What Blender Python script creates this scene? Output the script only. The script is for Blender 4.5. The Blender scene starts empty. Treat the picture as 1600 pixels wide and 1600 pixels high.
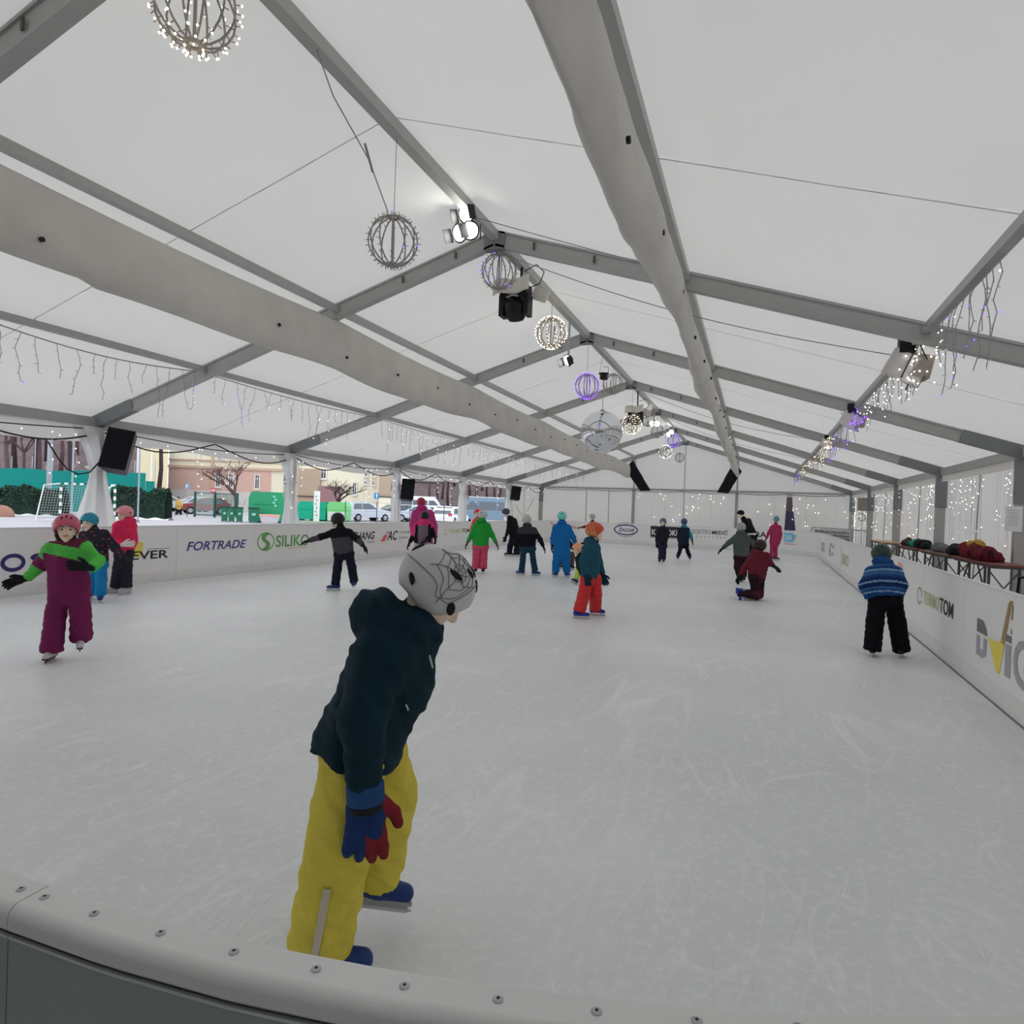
import bpy, bmesh, math, random
import numpy as np
from mathutils import Vector, Matrix
random.seed(7); np.random.seed(7)
SC = bpy.context.scene
COL = SC.collection

# ------------------------------------------------------------------ camera
FPX = 999.45                                   # focal length in pixels of the 1600x1600 frame
CAMP = np.array([3.386, 0.0, 1.60])
def _rot(yaw, pitch, roll):
    cy, sy = math.cos(yaw), math.sin(yaw); cp, sp = math.cos(pitch), math.sin(pitch); cr, sr = math.cos(roll), math.sin(roll)
    Rz = np.array([[cy, -sy, 0], [sy, cy, 0], [0, 0, 1]]); Rx = np.array([[1, 0, 0], [0, cp, -sp], [0, sp, cp]])
    Ry = np.array([[cr, 0, sr], [0, 1, 0], [-sr, 0, cr]])
    return Rz @ Rx @ Ry
RC = _rot(.3639, -.0072, -.0373)
cam = bpy.data.cameras.new('camera'); camo = bpy.data.objects.new('camera', cam); COL.objects.link(camo)
cam.sensor_fit = 'HORIZONTAL'; cam.sensor_width = 36.0; cam.lens = 36.0 * FPX / 1600.0
cam.clip_start = .05; cam.clip_end = 600
mw = np.eye(4); mw[:3, 0] = RC[:, 0]; mw[:3, 1] = RC[:, 2]; mw[:3, 2] = -RC[:, 1]; mw[:3, 3] = CAMP
camo.matrix_world = Matrix(mw.tolist())
SC.camera = camo

# ------------------------------------------------------------------ sky and exposure (flat overcast winter day)
SC.view_settings.view_transform = 'Standard'; SC.view_settings.look = 'None'
SC.view_settings.gamma = 1.0; SC.view_settings.exposure = 0.0
try: SC.view_settings.use_curve_mapping = False
except Exception: pass
world = bpy.data.worlds.new('overcast_sky'); SC.world = world; world.use_nodes = True
bg = world.node_tree.nodes['Background']; bg.inputs[0].default_value = (.93, .965, 1.0, 1); bg.inputs[1].default_value = 1.6

SC.cycles.use_light_tree = False

# ------------------------------------------------------------------ pixel helpers
def ray(u, v): return RC @ np.array([(u - 800) / FPX, 1.0, -(v - 800) / FPX])
def W(u, v, D): return CAMP + ray(u, v) * D                       # point at camera depth D
def G(u, v, z=0.0):
    d = ray(u, v); return CAMP + d * ((z - CAMP[2]) / d[2])        # where the ray meets the level z
def depth_of(p): return float((np.asarray(p) - CAMP) @ RC[:, 1])
def onX(u, v, X): d = ray(u, v); return CAMP + d * ((X - CAMP[0]) / d[0])
def onY(u, v, Y): d = ray(u, v); return CAMP + d * (Y / d[1])
def WZ(u, D, z):                                                  # column u at camera depth D, height z
    p = W(u, 790, D); q = W(u, 820, D); t = (z - p[2]) / (q[2] - p[2]); return p + (q - p) * t
HR = RC[:, 0].copy(); HR[2] = 0; HR /= np.linalg.norm(HR)          # horizontal right / away of the viewer's stand
HF = np.array([-HR[1], HR[0], 0.0])
UP = np.array([0, 0, 1.0])

# ------------------------------------------------------------------ materials
def lin(c): c /= 255.0; return c / 12.92 if c <= .04045 else ((c + .055) / 1.055) ** 2.4
def P(r, g, b, k=.47): return tuple(min(.92, lin(x) / k) for x in (r, g, b))      # inside the tent
def X_(r, g, b): return P(r, g, b, .85)                                            # outside
MATS = {}
def M(name, col, rough=.7, metal=0.0, var=.08, scale=6.0, bump=0.0, bscale=60.0, spec=.3, emit=0.0, alpha=1.0):
    if name in MATS: return MATS[name]
    m = bpy.data.materials.new(name); m.use_nodes = True; nt = m.node_tree; n = nt.nodes; l = nt.links
    b = n['Principled BSDF']; b.inputs['Roughness'].default_value = rough; b.inputs['Metallic'].default_value = metal
    b.inputs['Specular IOR Level'].default_value = spec
    tc = n.new('ShaderNodeTexCoord')
    no = n.new('ShaderNodeTexNoise'); no.inputs['Scale'].default_value = scale; no.inputs['Detail'].default_value = 3
    l.new(tc.outputs['Object'], no.inputs['Vector'])
    mx = n.new('ShaderNodeMix'); mx.data_type = 'RGBA'
    mx.inputs[6].default_value = (*[c * (1 - var) for c in col], 1); mx.inputs[7].default_value = (*[min(1, c * (1 + var)) for c in col], 1)
    l.new(no.outputs['Fac'], mx.inputs[0]); l.new(mx.outputs[2], b.inputs['Base Color'])
    if bump:
        nb = n.new('ShaderNodeTexNoise'); nb.inputs['Scale'].default_value = bscale; nb.inputs['Detail'].default_value = 4
        l.new(tc.outputs['Object'], nb.inputs['Vector'])
        bm_ = n.new('ShaderNodeBump'); bm_.inputs['Strength'].default_value = bump; bm_.inputs['Distance'].default_value = .02
        l.new(nb.outputs['Fac'], bm_.inputs['Height']); l.new(bm_.outputs['Normal'], b.inputs['Normal'])
    if emit:
        b.inputs['Emission Color'].default_value = (*col, 1); b.inputs['Emission Strength'].default_value = emit
    if alpha < 1: b.inputs['Alpha'].default_value = alpha
    MATS[name] = m; return m
def M_membrane(name, col, t=.5, var=.03, scale=.8):
    if name in MATS: return MATS[name]
    m = bpy.data.materials.new(name); m.use_nodes = True; nt = m.node_tree; n = nt.nodes; l = nt.links
    n.remove(n['Principled BSDF']); out = n['Material Output']
    tc = n.new('ShaderNodeTexCoord'); no = n.new('ShaderNodeTexNoise'); no.inputs['Scale'].default_value = scale; no.inputs['Detail'].default_value = 5
    l.new(tc.outputs['Object'], no.inputs['Vector'])
    mx = n.new('ShaderNodeMix'); mx.data_type = 'RGBA'
    mx.inputs[6].default_value = (*[c * (1 - var) for c in col], 1); mx.inputs[7].default_value = (*[min(1, c * (1 + var)) for c in col], 1)
    l.new(no.outputs['Fac'], mx.inputs[0])
    d = n.new('ShaderNodeBsdfDiffuse'); tr = n.new('ShaderNodeBsdfTranslucent'); ms = n.new('ShaderNodeMixShader'); ms.inputs[0].default_value = t
    l.new(mx.outputs[2], d.inputs[0]); l.new(mx.outputs[2], tr.inputs[0]); l.new(d.outputs[0], ms.inputs[1]); l.new(tr.outputs[0], ms.inputs[2])
    nb = n.new('ShaderNodeTexNoise'); nb.inputs['Scale'].default_value = 2.5; nb.inputs['Detail'].default_value = 2; l.new(tc.outputs['Object'], nb.inputs['Vector'])
    bm_ = n.new('ShaderNodeBump'); bm_.inputs['Strength'].default_value = .25; bm_.inputs['Distance'].default_value = .05
    l.new(nb.outputs['Fac'], bm_.inputs['Height']); l.new(bm_.outputs['Normal'], d.inputs['Normal'])
    l.new(ms.outputs[0], out.inputs[0]); MATS[name] = m; return m
def M_ice():
    m = bpy.data.materials.new('ice'); m.use_nodes = True; nt = m.node_tree; n = nt.nodes; l = nt.links
    b = n['Principled BSDF']; tc = n.new('ShaderNodeTexCoord')
    def noise(sc, det, dist=0, stretch=None, rz=0):
        no = n.new('ShaderNodeTexNoise'); no.inputs['Scale'].default_value = sc; no.inputs['Detail'].default_value = det; no.inputs['Distortion'].default_value = dist
        mp = n.new('ShaderNodeMapping'); mp.inputs['Scale'].default_value = stretch or (1, 1, 1); mp.inputs['Rotation'].default_value = (0, 0, rz)
        l.new(tc.outputs['Object'], mp.inputs['Vector']); l.new(mp.outputs[0], no.inputs['Vector']); return no
    def ramp(src, a, bb):
        r = n.new('ShaderNodeMapRange'); r.inputs[1].default_value = a; r.inputs[2].default_value = bb; l.new(src, r.inputs[0]); return r.outputs[0]
    def math_(op, x, y):
        q = n.new('ShaderNodeMath'); q.operation = op
        for i, v_ in enumerate((x, y)):
            if isinstance(v_, (int, float)): q.inputs[i].default_value = v_
            else: l.new(v_, q.inputs[i])
        return q.outputs[0]
    scr = None                                        # skate scratches: thin iso-lines of distorted stretched noises
    for i, (sc, rz) in enumerate(((2.2, .3), (1.7, 1.4), (2.6, 2.3), (3.4, 2.9), (1.2, .9))):
        no = noise(sc, 1.0, .6, (1, .25, 1), rz)
        q = math_('ABSOLUTE', math_('SUBTRACT', no.outputs['Fac'], .5), 0)
        ln = ramp(q, .012, .0)
        scr = ln if scr is None else math_('MAXIMUM', scr, ln)
    gate = ramp(noise(1.1, 4).outputs['Fac'], .38, .68)
    scr = math_('MULTIPLY', scr, gate)
    big = noise(.35, 4, .3); fine = noise(26, 5)
    mx = n.new('ShaderNodeMix'); mx.data_type = 'RGBA'; mx.inputs[6].default_value = (.74, .75, .775, 1); mx.inputs[7].default_value = (.87, .875, .89, 1)
    l.new(ramp(big.outputs['Fac'], .3, .7), mx.inputs[0])
    mx2 = n.new('ShaderNodeMix'); mx2.data_type = 'RGBA'; mx2.inputs[7].default_value = (.99, .99, .995, 1)
    l.new(mx.outputs[2], mx2.inputs[6]); l.new(math_('MULTIPLY', math_('ADD', math_('MULTIPLY', scr, .85), ramp(fine.outputs['Fac'], .5, .85)), .6), mx2.inputs[0])
    l.new(mx2.outputs[2], b.inputs['Base Color'])
    b.inputs['Roughness'].default_value = .42; b.inputs['Specular IOR Level'].default_value = .4; b.inputs['IOR'].default_value = 1.31
    bp = n.new('ShaderNodeBump'); bp.inputs['Strength'].default_value = .6; bp.inputs['Distance'].default_value = .01
    l.new(math_('ADD', math_('MULTIPLY', scr, .6), math_('MULTIPLY', fine.outputs['Fac'], .35)), bp.inputs['Height']); l.new(bp.outputs[0], b.inputs['Normal'])
    return m
def M_emit(name, col, s):
    if name in MATS: return MATS[name]
    m = bpy.data.materials.new(name); m.use_nodes = True; b = m.node_tree.nodes['Principled BSDF']
    b.inputs['Base Color'].default_value = (*col, 1); b.inputs['Emission Color'].default_value = (*col, 1); b.inputs['Emission Strength'].default_value = s
    if name.startswith('led'): m.cycles.emission_sampling = 'NONE'
    MATS[name] = m; return m

# ------------------------------------------------------------------ mesh builder
OFF = {}; LOC = {}
def put(o, parent=None, label=None, cat=None, group=None, kind=None):
    COL.objects.link(o)
    if parent is not None: o.parent = parent
    if label: o['label'] = label
    if cat: o['category'] = cat
    if group: o['group'] = group
    if kind: o['kind'] = kind
    return o
def empty(name, loc, label=None, cat=None, group=None, kind=None):
    o = bpy.data.objects.new(name, None); o.empty_display_size = .1; o.location = [float(x) for x in loc]
    put(o, None, label, cat, group, kind); OFF[o.name] = np.array(o.location); return o
def mesh_obj(name, verts, faces, mats, parent=None, base=None, smooth=False, midx=None, label=None, cat=None, group=None, kind=None):
    V = np.asarray(verts, float).reshape(-1, 3)
    if parent is not None: off = OFF[parent.name]
    elif base is not None: off = np.asarray(base, float)
    else: off = np.array([(V[:, 0].min() + V[:, 0].max()) / 2, (V[:, 1].min() + V[:, 1].max()) / 2, V[:, 2].min()])
    me = bpy.data.meshes.new(name); me.from_pydata((V - off).tolist(), [], [tuple(map(int, f)) for f in faces])
    if not isinstance(mats, (list, tuple)): mats = [mats]
    for m in mats: me.materials.append(m)
    if midx is not None: me.polygons.foreach_set('material_index', np.asarray(midx, np.int32))
    if smooth: me.polygons.foreach_set('use_smooth', np.ones(len(me.polygons), bool))
    me.update()
    o = bpy.data.objects.new(name, me)
    if parent is None: o.location = off.tolist()
    put(o, parent, label, cat, group, kind); OFF[o.name] = off
    if parent is not None and parent.name in LOC: o.matrix_parent_inverse = LOC[parent.name].inverted()
    return o
def nrm(v): v = np.asarray(v, float); n = np.linalg.norm(v); return v / n if n > 1e-9 else v
class MB:
    def __init__(s): s.v = []; s.f = []; s.m = []; s.cur = 0
    def add(s, V, F):
        b = len(s.v); s.v.extend([tuple(x) for x in V]); s.f.extend([tuple(i + b for i in f) for f in F]); s.m.extend([s.cur] * len(F)); return s
    def box(s, c, size, ax=None):
        c = np.asarray(c, float); h = np.asarray(size, float) / 2
        A = np.eye(3) if ax is None else np.asarray(ax, float)         # rows: local axes
        V = [c + A[0] * (x * h[0]) + A[1] * (y * h[1]) + A[2] * (z * h[2]) for x in (-1, 1) for y in (-1, 1) for z in (-1, 1)]
        return s.add(V, [(0, 1, 3, 2), (4, 6, 7, 5), (0, 4, 5, 1), (2, 3, 7, 6), (0, 2, 6, 4), (1, 5, 7, 3)])
    def bar(s, a, b, w, h, up=(0, 0, 1)):
        a = np.asarray(a, float); b = np.asarray(b, float); d = nrm(b - a); x = np.cross(d, up)
        if np.linalg.norm(x) < 1e-6: x = np.cross(d, (1, 0, 0))
        x = nrm(x); z = np.cross(x, d); return s.box((a + b) / 2, (w, np.linalg.norm(b - a), h), (x, d, z))
    def tube(s, pts, r, n=6, cap=True):
        pts = [np.asarray(p, float) for p in pts]; N = len(pts); rs = r if isinstance(r, (list, tuple, np.ndarray)) else [r] * N
        V = []; ref = None
        for i, p in enumerate(pts):
            t = nrm(pts[min(i + 1, N - 1)] - pts[max(i - 1, 0)])
            if ref is None: ref = np.array([0, 0, 1.0]) if abs(t[2]) < .9 else np.array([1.0, 0, 0])
            x = nrm(np.cross(t, ref)); y = np.cross(x, t); ref = y
            for k in range(n):
                a = 2 * math.pi * k / n; V.append(p + (x * math.cos(a) + y * math.sin(a)) * rs[i])
        F = [(i * n + k, i * n + (k + 1) % n, (i + 1) * n + (k + 1) % n, (i + 1) * n + k) for i in range(N - 1) for k in range(n)]
        if cap: F += [tuple(range(n))[::-1], tuple((N - 1) * n + k for k in range(n))]
        return s.add(V, F)
    def lathe(s, c, prof, n=16, ax=None):                              # prof: (radius, height) list along local z
        c = np.asarray(c, float); A = np.eye(3) if ax is None else np.asarray(ax, float); V = []
        for r, z in prof:
            for k in range(n):
                a = 2 * math.pi * k / n; V.append(c + A[0] * r * math.cos(a) + A[1] * r * math.sin(a) + A[2] * z)
        N = len(prof); F = [(i * n + k, i * n + (k + 1) % n, (i + 1) * n + (k + 1) % n, (i + 1) * n + k) for i in range(N - 1) for k in range(n)]
        F += [tuple(range(n))[::-1], tuple((N - 1) * n + k for k in range(n))]
        return s.add(V, F)
    def ball(s, c, r, n=10, m=6, ax=None):
        r = np.asarray(r if hasattr(r, '__len__') else (r, r, r), float); A = np.eye(3) if ax is None else np.asarray(ax, float); c = np.asarray(c, float)
        V = [c + A[2] * r[2]]; F = []
        for i in range(1, m):
            t = math.pi * i / m
            for k in range(n):
                a = 2 * math.pi * k / n; V.append(c + A[0] * r[0] * math.sin(t) * math.cos(a) + A[1] * r[1] * math.sin(t) * math.sin(a) + A[2] * r[2] * math.cos(t))
        V.append(c - A[2] * r[2]); L = len(V) - 1
        F += [(0, 1 + k, 1 + (k + 1) % n) for k in range(n)]
        for i in range(m - 2): F += [(1 + i * n + k, 1 + (i + 1) * n + k, 1 + (i + 1) * n + (k + 1) % n, 1 + i * n + (k + 1) % n) for k in range(n)]
        F += [(L, 1 + (m - 2) * n + (k + 1) % n, 1 + (m - 2) * n + k) for k in range(n)]
        return s.add(V, F)
    def octa(s, c, r):
        c = np.asarray(c, float); E = np.eye(3) * r
        return s.add([c + E[0], c - E[0], c + E[1], c - E[1], c + E[2], c - E[2]], [(0, 2, 4), (2, 1, 4), (1, 3, 4), (3, 0, 4), (2, 0, 5), (1, 2, 5), (3, 1, 5), (0, 3, 5)])
    def prism(s, poly, d):                                             # polygon extruded by vector d
        poly = [np.asarray(p, float) for p in poly]; d = np.asarray(d, float); n = len(poly)
        return s.add(poly + [p + d for p in poly], [tuple(range(n))[::-1], tuple(range(n, 2 * n))] + [(k, (k + 1) % n, n + (k + 1) % n, n + k) for k in range(n)])
    def grid(s, nu, nv, f):
        V = [f(i / (nu - 1), j / (nv - 1)) for i in range(nu) for j in range(nv)]
        return s.add(V, [(i * nv + j, (i + 1) * nv + j, (i + 1) * nv + j + 1, i * nv + j + 1) for i in range(nu - 1) for j in range(nv - 1)])
    def build(s, name, mats, parent=None, **k): return mesh_obj(name, s.v, s.f, mats, parent, midx=s.m if isinstance(mats, (list, tuple)) and len(mats) > 1 else None, **k)
def copy_tree(o, parent=None, loc=None, **props):
    c = o.copy(); COL.objects.link(c)
    if parent is not None: c.parent = parent
    if loc is not None: c.location = [float(x) for x in loc]
    for k, v in props.items(): c[k] = v
    for ch in list(o.children): copy_tree(ch, c)
    OFF[c.name] = OFF.get(o.name, np.zeros(3))
    return c
def fractal(p, seed=0):
    x, y, z = p; return (math.sin(x * 1.7 + seed) * math.cos(y * 2.3 + seed * 1.3) + .5 * math.sin(x * 4.1 + y * 3.7 + z * 2.9 + seed)) / 1.5

# ------------------------------------------------------------------ common materials
alu = M('aluminium_grey', P(128, 128, 126), .45, .0, .08, 3, spec=.4)
alu_d = M('steel_insert_grey', P(96, 98, 100), .5, .0, .08, 3)
roofm = M_membrane('roof_membrane', (.815, .80, .77), .285)
wallm = M_membrane('wall_fabric', (.80, .775, .74), .30, .04, 1.5)
curtm = M_membrane('curtain_fabric', (.95, .95, .95), .55, .02, 3)
ductm = M('duct_fabric', P(150, 147, 142), .85, 0, .14, 2.2, .3, 3)
blackf = M('black_fabric', (.008, .010, .014), .8, 0, .2, 8)
blackp = M('black_plastic', (.012, .012, .014), .5, 0, .2, 8)
cablem = M('black_cable', (.02, .02, .022), .6)
cableg = M('grey_cable', P(110, 110, 110), .6)
boardm = M('board_white', (.94, .925, .91), .35, 0, .03, 2.5, spec=.45)
copem = M('coping_white', (.82, .81, .80), .45, 0, .05, 9, .05, 30)
steel = M('steel', (.45, .45, .46), .35, .9)
white_led = M_emit('led_white', (1, .96, .88), 6); violet_led = M_emit('led_violet', (.20, .05, 1.0), 4); warm_led = M_emit('led_warm', (1, .80, .5), 6)
blue_led = M_emit('led_blue', (.35, .55, 1.0), 5)
wire_grey = M('wire_grey', P(120, 116, 114), .7)

# ------------------------------------------------------------------ setting: ground, ice, tent
HW = 7.5; ZE = 2.82; ZR = 5.17; Y1 = 7.908; BAY = 5.0
FR = [Y1 + BAY * (i - 1) for i in range(-1, 7)]           # frames -1,0,1..6
YF = FR[-1]; YB = FR[0]
def zr(x): return ZR + (ZE - ZR) * abs(x) / HW
SL = nrm([HW, 0, ZE - ZR])

def rx(x0, y): return x0 + .0195 * (y - 14)                # the rink stands slightly askew in the tent
XL, XR, YN, YFAR, RCN = -6.66, 5.60, .625, 31.6, 2.9
def rink_outline(off=0.0, n=14):
    L, R_, N_, F_ = XL - off, XR + off, YN - off, YFAR + off; r = RCN + off; pts = []
    for cx, cy, a0 in ((R_ - r, N_ + r, -90), (R_ - r, F_ - r, 0), (L + r, F_ - r, 90), (L + r, N_ + r, 180)):
        for k in range(n + 1):
            a = math.radians(a0 + 90 * k / n); pts.append((cx + r * math.cos(a), cy + r * math.sin(a)))
    return [(x + .0195 * (y - 14), y) for x, y in pts]
ground_mat = M('snowy_paving', P(196, 194, 202, 1.2), .8, 0, .12, .25, .2, 3)
gm = MB(); gm.box((-40, 60, -.08), (320, 260, .1)); gm.build('ground', ground_mat, kind='structure')
im = MB(); im.prism([(x, y, -.025) for x, y in rink_outline(-.03)], (0, 0, .025)); im.build('floor', M_ice(), kind='structure', base=(0, 15, -.025))
dm = MB(); dm.prism([(-7.9, YB - .3, -.03), (8.0, YB - .3, -.03), (8.0, YF + .3, -.03), (-7.9, YF + .3, -.03)], (0, 0, .018))
dm.build('floor_deck', M('deck_grey', P(120, 120, 120), .8, 0, .2, 2), kind='structure')

ceil = empty('ceiling', (0, 15, ZE), kind='structure')
TH = .115
for i in range(len(FR) - 1):
    y0, y1 = FR[i], FR[i + 1]
    for sgn in (-1, 1):
        mb = MB()
        def rf(u, v, y0=y0, y1=y1, sgn=sgn):
            x = sgn * (HW + .12) * v; y = y0 + (y1 - y0) * u
            sag = -.035 * math.sin(math.pi * u) * math.sin(math.pi * min(1, v * 3 % 1 if v < 1 else 0)) * .5
            return (x, y, zr(x) + TH + sag)
        mb.grid(7, 13, rf); mb.build('roof_panel', roofm, ceil, smooth=True)
        ym = (y0 + y1) / 2 - .15
        sb = MB(); sb.bar((0, ym, zr(0) + TH - .012), (sgn * HW, ym, zr(HW) + TH - .012), .015, .004)
        sb.build('roof_seam', M('seam_grey', P(185, 185, 185), .8), ceil)

def frame(i):
    y = FR[i]; t = empty('trim_%d' % (i + 1), (0, y, 0), 'grey aluminium portal frame of the tent with rafters, purlins and side posts', kind='structure')
    for sgn in (-1, 1):
        a = np.array([sgn * .04, y, ZR]); b = np.array([sgn * HW, y, ZE]); d = nrm(b - a); nz = np.array([-d[2] * sgn * sgn, 0, d[0]]) * (1 if sgn > 0 else -1)
        r = MB(); r.bar(a, b, .085, .185); r.bar(a + nz * .088, b + nz * .088, .12, .03); r.bar(a - nz * .088, b - nz * .088, .12, .03)
        r.build('rafter', alu, t)
        k = MB(); k.bar(b - d * .95, b + d * .02, .128, .215); k.build('eave_sleeve', alu_d, t)
        c = MB(); c.bar((sgn * HW, y, 0), (sgn * HW, y, ZE), .185, .085, (0, 1, 0)); c.bar((sgn * (HW - .09), y, 0), (sgn * (HW - .09), y, ZE - .1), .03, .12, (0, 1, 0)); c.build('post', alu, t)
        k = MB(); k.bar((sgn * HW, y, ZE - .85), (sgn * HW, y, ZE + .08), .225, .125, (0, 1, 0)); k.build('post_sleeve', alu_d, t)
        bp = MB(); bp.box((sgn * HW, y, .006), (.34, .26, .03)); bp.build('base_plate', alu_d, t)
        for q in range(2):
            hk = MB(); hk.box(a + d * (.55 + .85 * q) + np.array([0, -.062, 0]), (.03, .012, .09)); hk.build('bolt_slot', M('slot_dark', P(70, 66, 60), .8), t)
    rk = MB(); rk.box((0, y, ZR - .02), (.3, .12, .24)); rk.build('ridge_joint', alu_d, t)
    if i < len(FR) - 1:
        y2 = FR[i + 1]
        for xx, w in ((0, .115), (-2.5, .095), (2.5, .095), (-5, .085), (5, .085)):
            pm = MB(); pm.bar((xx, y + .05, zr(xx) + .035), (xx, y2 - .05, zr(xx) + .035), w, w); pm.build('purlin' if xx else 'ridge_beam', alu, t)
        for sgn in (-1, 1):
            pm = MB(); pm.bar((sgn * HW, y + .05, ZE), (sgn * HW, y2 - .05, ZE), .1, .165); pm.build('eave_beam', alu, t)
    return t
for i in range(len(FR)): frame(i)

# right wall: one fabric panel per bay, seam rods; far gable; near gable; left end bay
wr = empty('wall_right', (HW + .1, 15, 0), kind='structure')
def fold(p, a=.02, f=6): return a * math.sin(p * f) * math.cos(p * f * .37 + 1)
for i in range(len(FR) - 1):
    y0, y1 = FR[i], FR[i + 1]
    mb = MB(); mb.grid(31, 9, lambda u, v: (HW + .13 + fold(y0 + u * 5, .018, 7) * (1 - abs(2 * v - 1) * .3), y0 + u * 5, .0 + v * (ZE - .05)))
    mb.build('wall_panel', wallm, wr, smooth=True)
    sb = MB(); ym = (y0 + y1) / 2; sb.tube([(HW + .09, ym + .25, .1), (HW + .09, ym, ZE - .15)], .014, 6); sb.build('seam_rod', alu, wr)
    ev = MB(); ev.grid(21, 3, lambda u, v: (HW - .02 + fold(y0 + u * 5, .012, 9), y0 + .1 + u * 4.8, ZE - .08 - v * .16)); ev.build('valance', wallm, wr, smooth=True)
wf = empty('wall_far', (0, YF + .12, 0), kind='structure')
OP = [(4.62, 5.20), (1.0,), (4.72, 4.98), (2.56,)]
yw = YF + .13
for x0, x1 in ((-7.6, -5), (-5, -2.5), (-2.5, 0), (0, 2.5)):
    mb = MB(); mb.grid(17, 7, lambda u, v: (x0 + (x1 - x0) * u, yw + fold(x0 + u * 2.5, .02, 8), v * 2.74)); mb.build('wall_panel', wallm, wf, smooth=True)
mb = MB()                                                             # panel with the parted flap: a gap narrowing upwards
mb.add([(2.5, yw, 0), (4.60, yw, 0), (4.68, yw, 1.1), (4.74, yw, 2.58), (4.74, yw, 2.74), (2.5, yw, 2.74)], [(0, 1, 2, 3, 4, 5)])
mb.build('wall_panel', wallm, wf)
mb = MB(); mb.add([(5.24, yw, 0), (7.6, yw, 0), (7.6, yw, 2.74), (4.96, yw, 2.74), (4.96, yw, 2.58), (5.16, yw, 1.1)], [(0, 1, 2, 3, 4, 5)]); mb.build('wall_panel', wallm, wf)
mb = MB(); mb.box((4.85, yw, 2.66), (.24, .004, .17)); mb.build('wall_panel', wallm, wf)
for x0, x1 in ((-7.6, -2.5), (-2.5, 0), (0, 2.5), (2.5, 7.6)):
    mb = MB(); mb.add([(x0, yw, 2.74), (x1, yw, 2.74), (x1, yw, zr(x1) + .1), (x0, yw, zr(x0) + .1)], [(0, 1, 2, 3)]); mb.build('gable_panel', roofm, wf)
mb = MB(); mb.bar((-7.45, YF, 2.77), (7.45, YF, 2.77), .08, .1); mb.build('gable_beam', alu, wf)
for x in (-2.5, 2.5):
    mb = MB(); mb.bar((x, YF, 0), (x, YF, 2.74), .14, .12, (0, 1, 0)); mb.bar((x, YF, 2.8), (x, YF, zr(x) - .08), .07, .1, (0, 1, 0)); mb.build('gable_post', alu, wf)
for x, z0, z1 in ((0, 2.8, ZR - .1), (0, .3, 2.7), (-5, .3, 2.7), (-3.8, .3, 2.7)):
    mb = MB(); mb.bar((x, YF + .09, z0), (x, YF + .09, z1), .035, .02, (0, 1, 0)); mb.build('seam_rod', alu, wf)
wl = empty('wall_left', (-HW - .1, 15, 0), kind='structure')
mb = MB(); mb.grid(31, 7, lambda u, v: (-HW - .12 + fold(u * 5, .02, 7), FR[-2] + u * 5, v * (ZE - .05))); mb.build('wall_panel', wallm, wl, smooth=True)
mb = MB(); mb.tube([(-HW - .06, FR[-2] + 2.6, .1), (-HW - .06, FR[-2] + 2.5, ZE - .3)], .013, 6); mb.build('seam_rod', alu, wl)
mb = MB(); mb.tube([(-HW - .05, FR[-2] + 1.3, 1.7), (-HW - .05, FR[-2] + 2.5, 1.05), (-HW - .05, FR[-2] + 3.9, 2.1)], .02, 5); mb.build('tie_strap', wallm, wl)
for i in range(len(FR) - 2):
    y0 = FR[i]
    mb = MB(); mb.grid(25, 4, lambda u, v: (-HW + .03 + fold(y0 + u * 5, .02, 6), y0 + .08 + u * 4.84, ZE - .07 - v * (.30 + .03 * math.sin(u * 9 + i)))); mb.build('valance', wallm, wl, smooth=True)
wb = empty('wall_back', (0, YB - .1, 0), kind='structure')
mb = MB(); mb.add([(-7.6, YB - .1, 0), (7.6, YB - .1, 0), (7.6, YB - .1, ZE + .1), (0, YB - .1, ZR + .1), (-7.6, YB - .1, ZE + .1)], [(0, 1, 2, 3, 4)]); mb.build('gable_panel', M('opaque_tarpaulin', (.45, .45, .45), .8), wb)

# gathered curtains tied to the left posts
CUL = ['white tied curtain beside the loudspeaker and the football goal', 'white tied curtain between the large green container and the teal containers', 'white tied curtain beside the loudspeaker in front of the dark parked car', 'white tied curtain beside the white car with the red tail light', 'slim white tied curtain on the last open side post']
def curtain(i, k):
    y = FR[i]; t = empty('tied_curtain', (-HW + .05, y, 0), CUL[k], 'curtain', 'tied curtains on the open side')
    mb = MB(); n = 28; Zs = np.linspace(.02, 2.72, 22); V = []
    for z in Zs:
        if z < 2.02: r = .15 + .17 * (1 - (z / 2.02)) ** .8 + .05 * math.sin(z * 2.4 + k); sy = 0
        else: q = (z - 2.02) / .7; r = .15 + .10 * q ** 1.5; sy = -.22 * q ** 1.4
        for a_ in range(n):
            a = -1.95 + 3.9 * a_ / (n - 1); fl = 1 + .16 * math.sin(a * 6 + z * 1.1 + k * 1.7) + .07 * math.sin(a * 11 - z * 2)
            if z >= 2.02: fl *= 1 - .0
            V.append((-HW + .06 + .62 * r * fl * math.cos(a), y + sy + r * fl * math.sin(a) * 1.1, z))
    N = len(Zs); mb.add(V, [(p * n + q, p * n + q + 1, (p + 1) * n + q + 1, (p + 1) * n + q) for p in range(N - 1) for q in range(n - 1)])
    mb.build('drape', curtm, t, smooth=True)
    tb = MB(); tb.tube([(-HW + .06 + .115 * math.cos(a), y + .2 * math.sin(a), 2.02 + .01 * math.sin(3 * a)) for a in np.linspace(0, 2 * math.pi, 17)], .014, 5); tb.build('tie_cord', curtm, t)
for k, i in enumerate(range(2, 7)): curtain(i, k)

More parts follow.
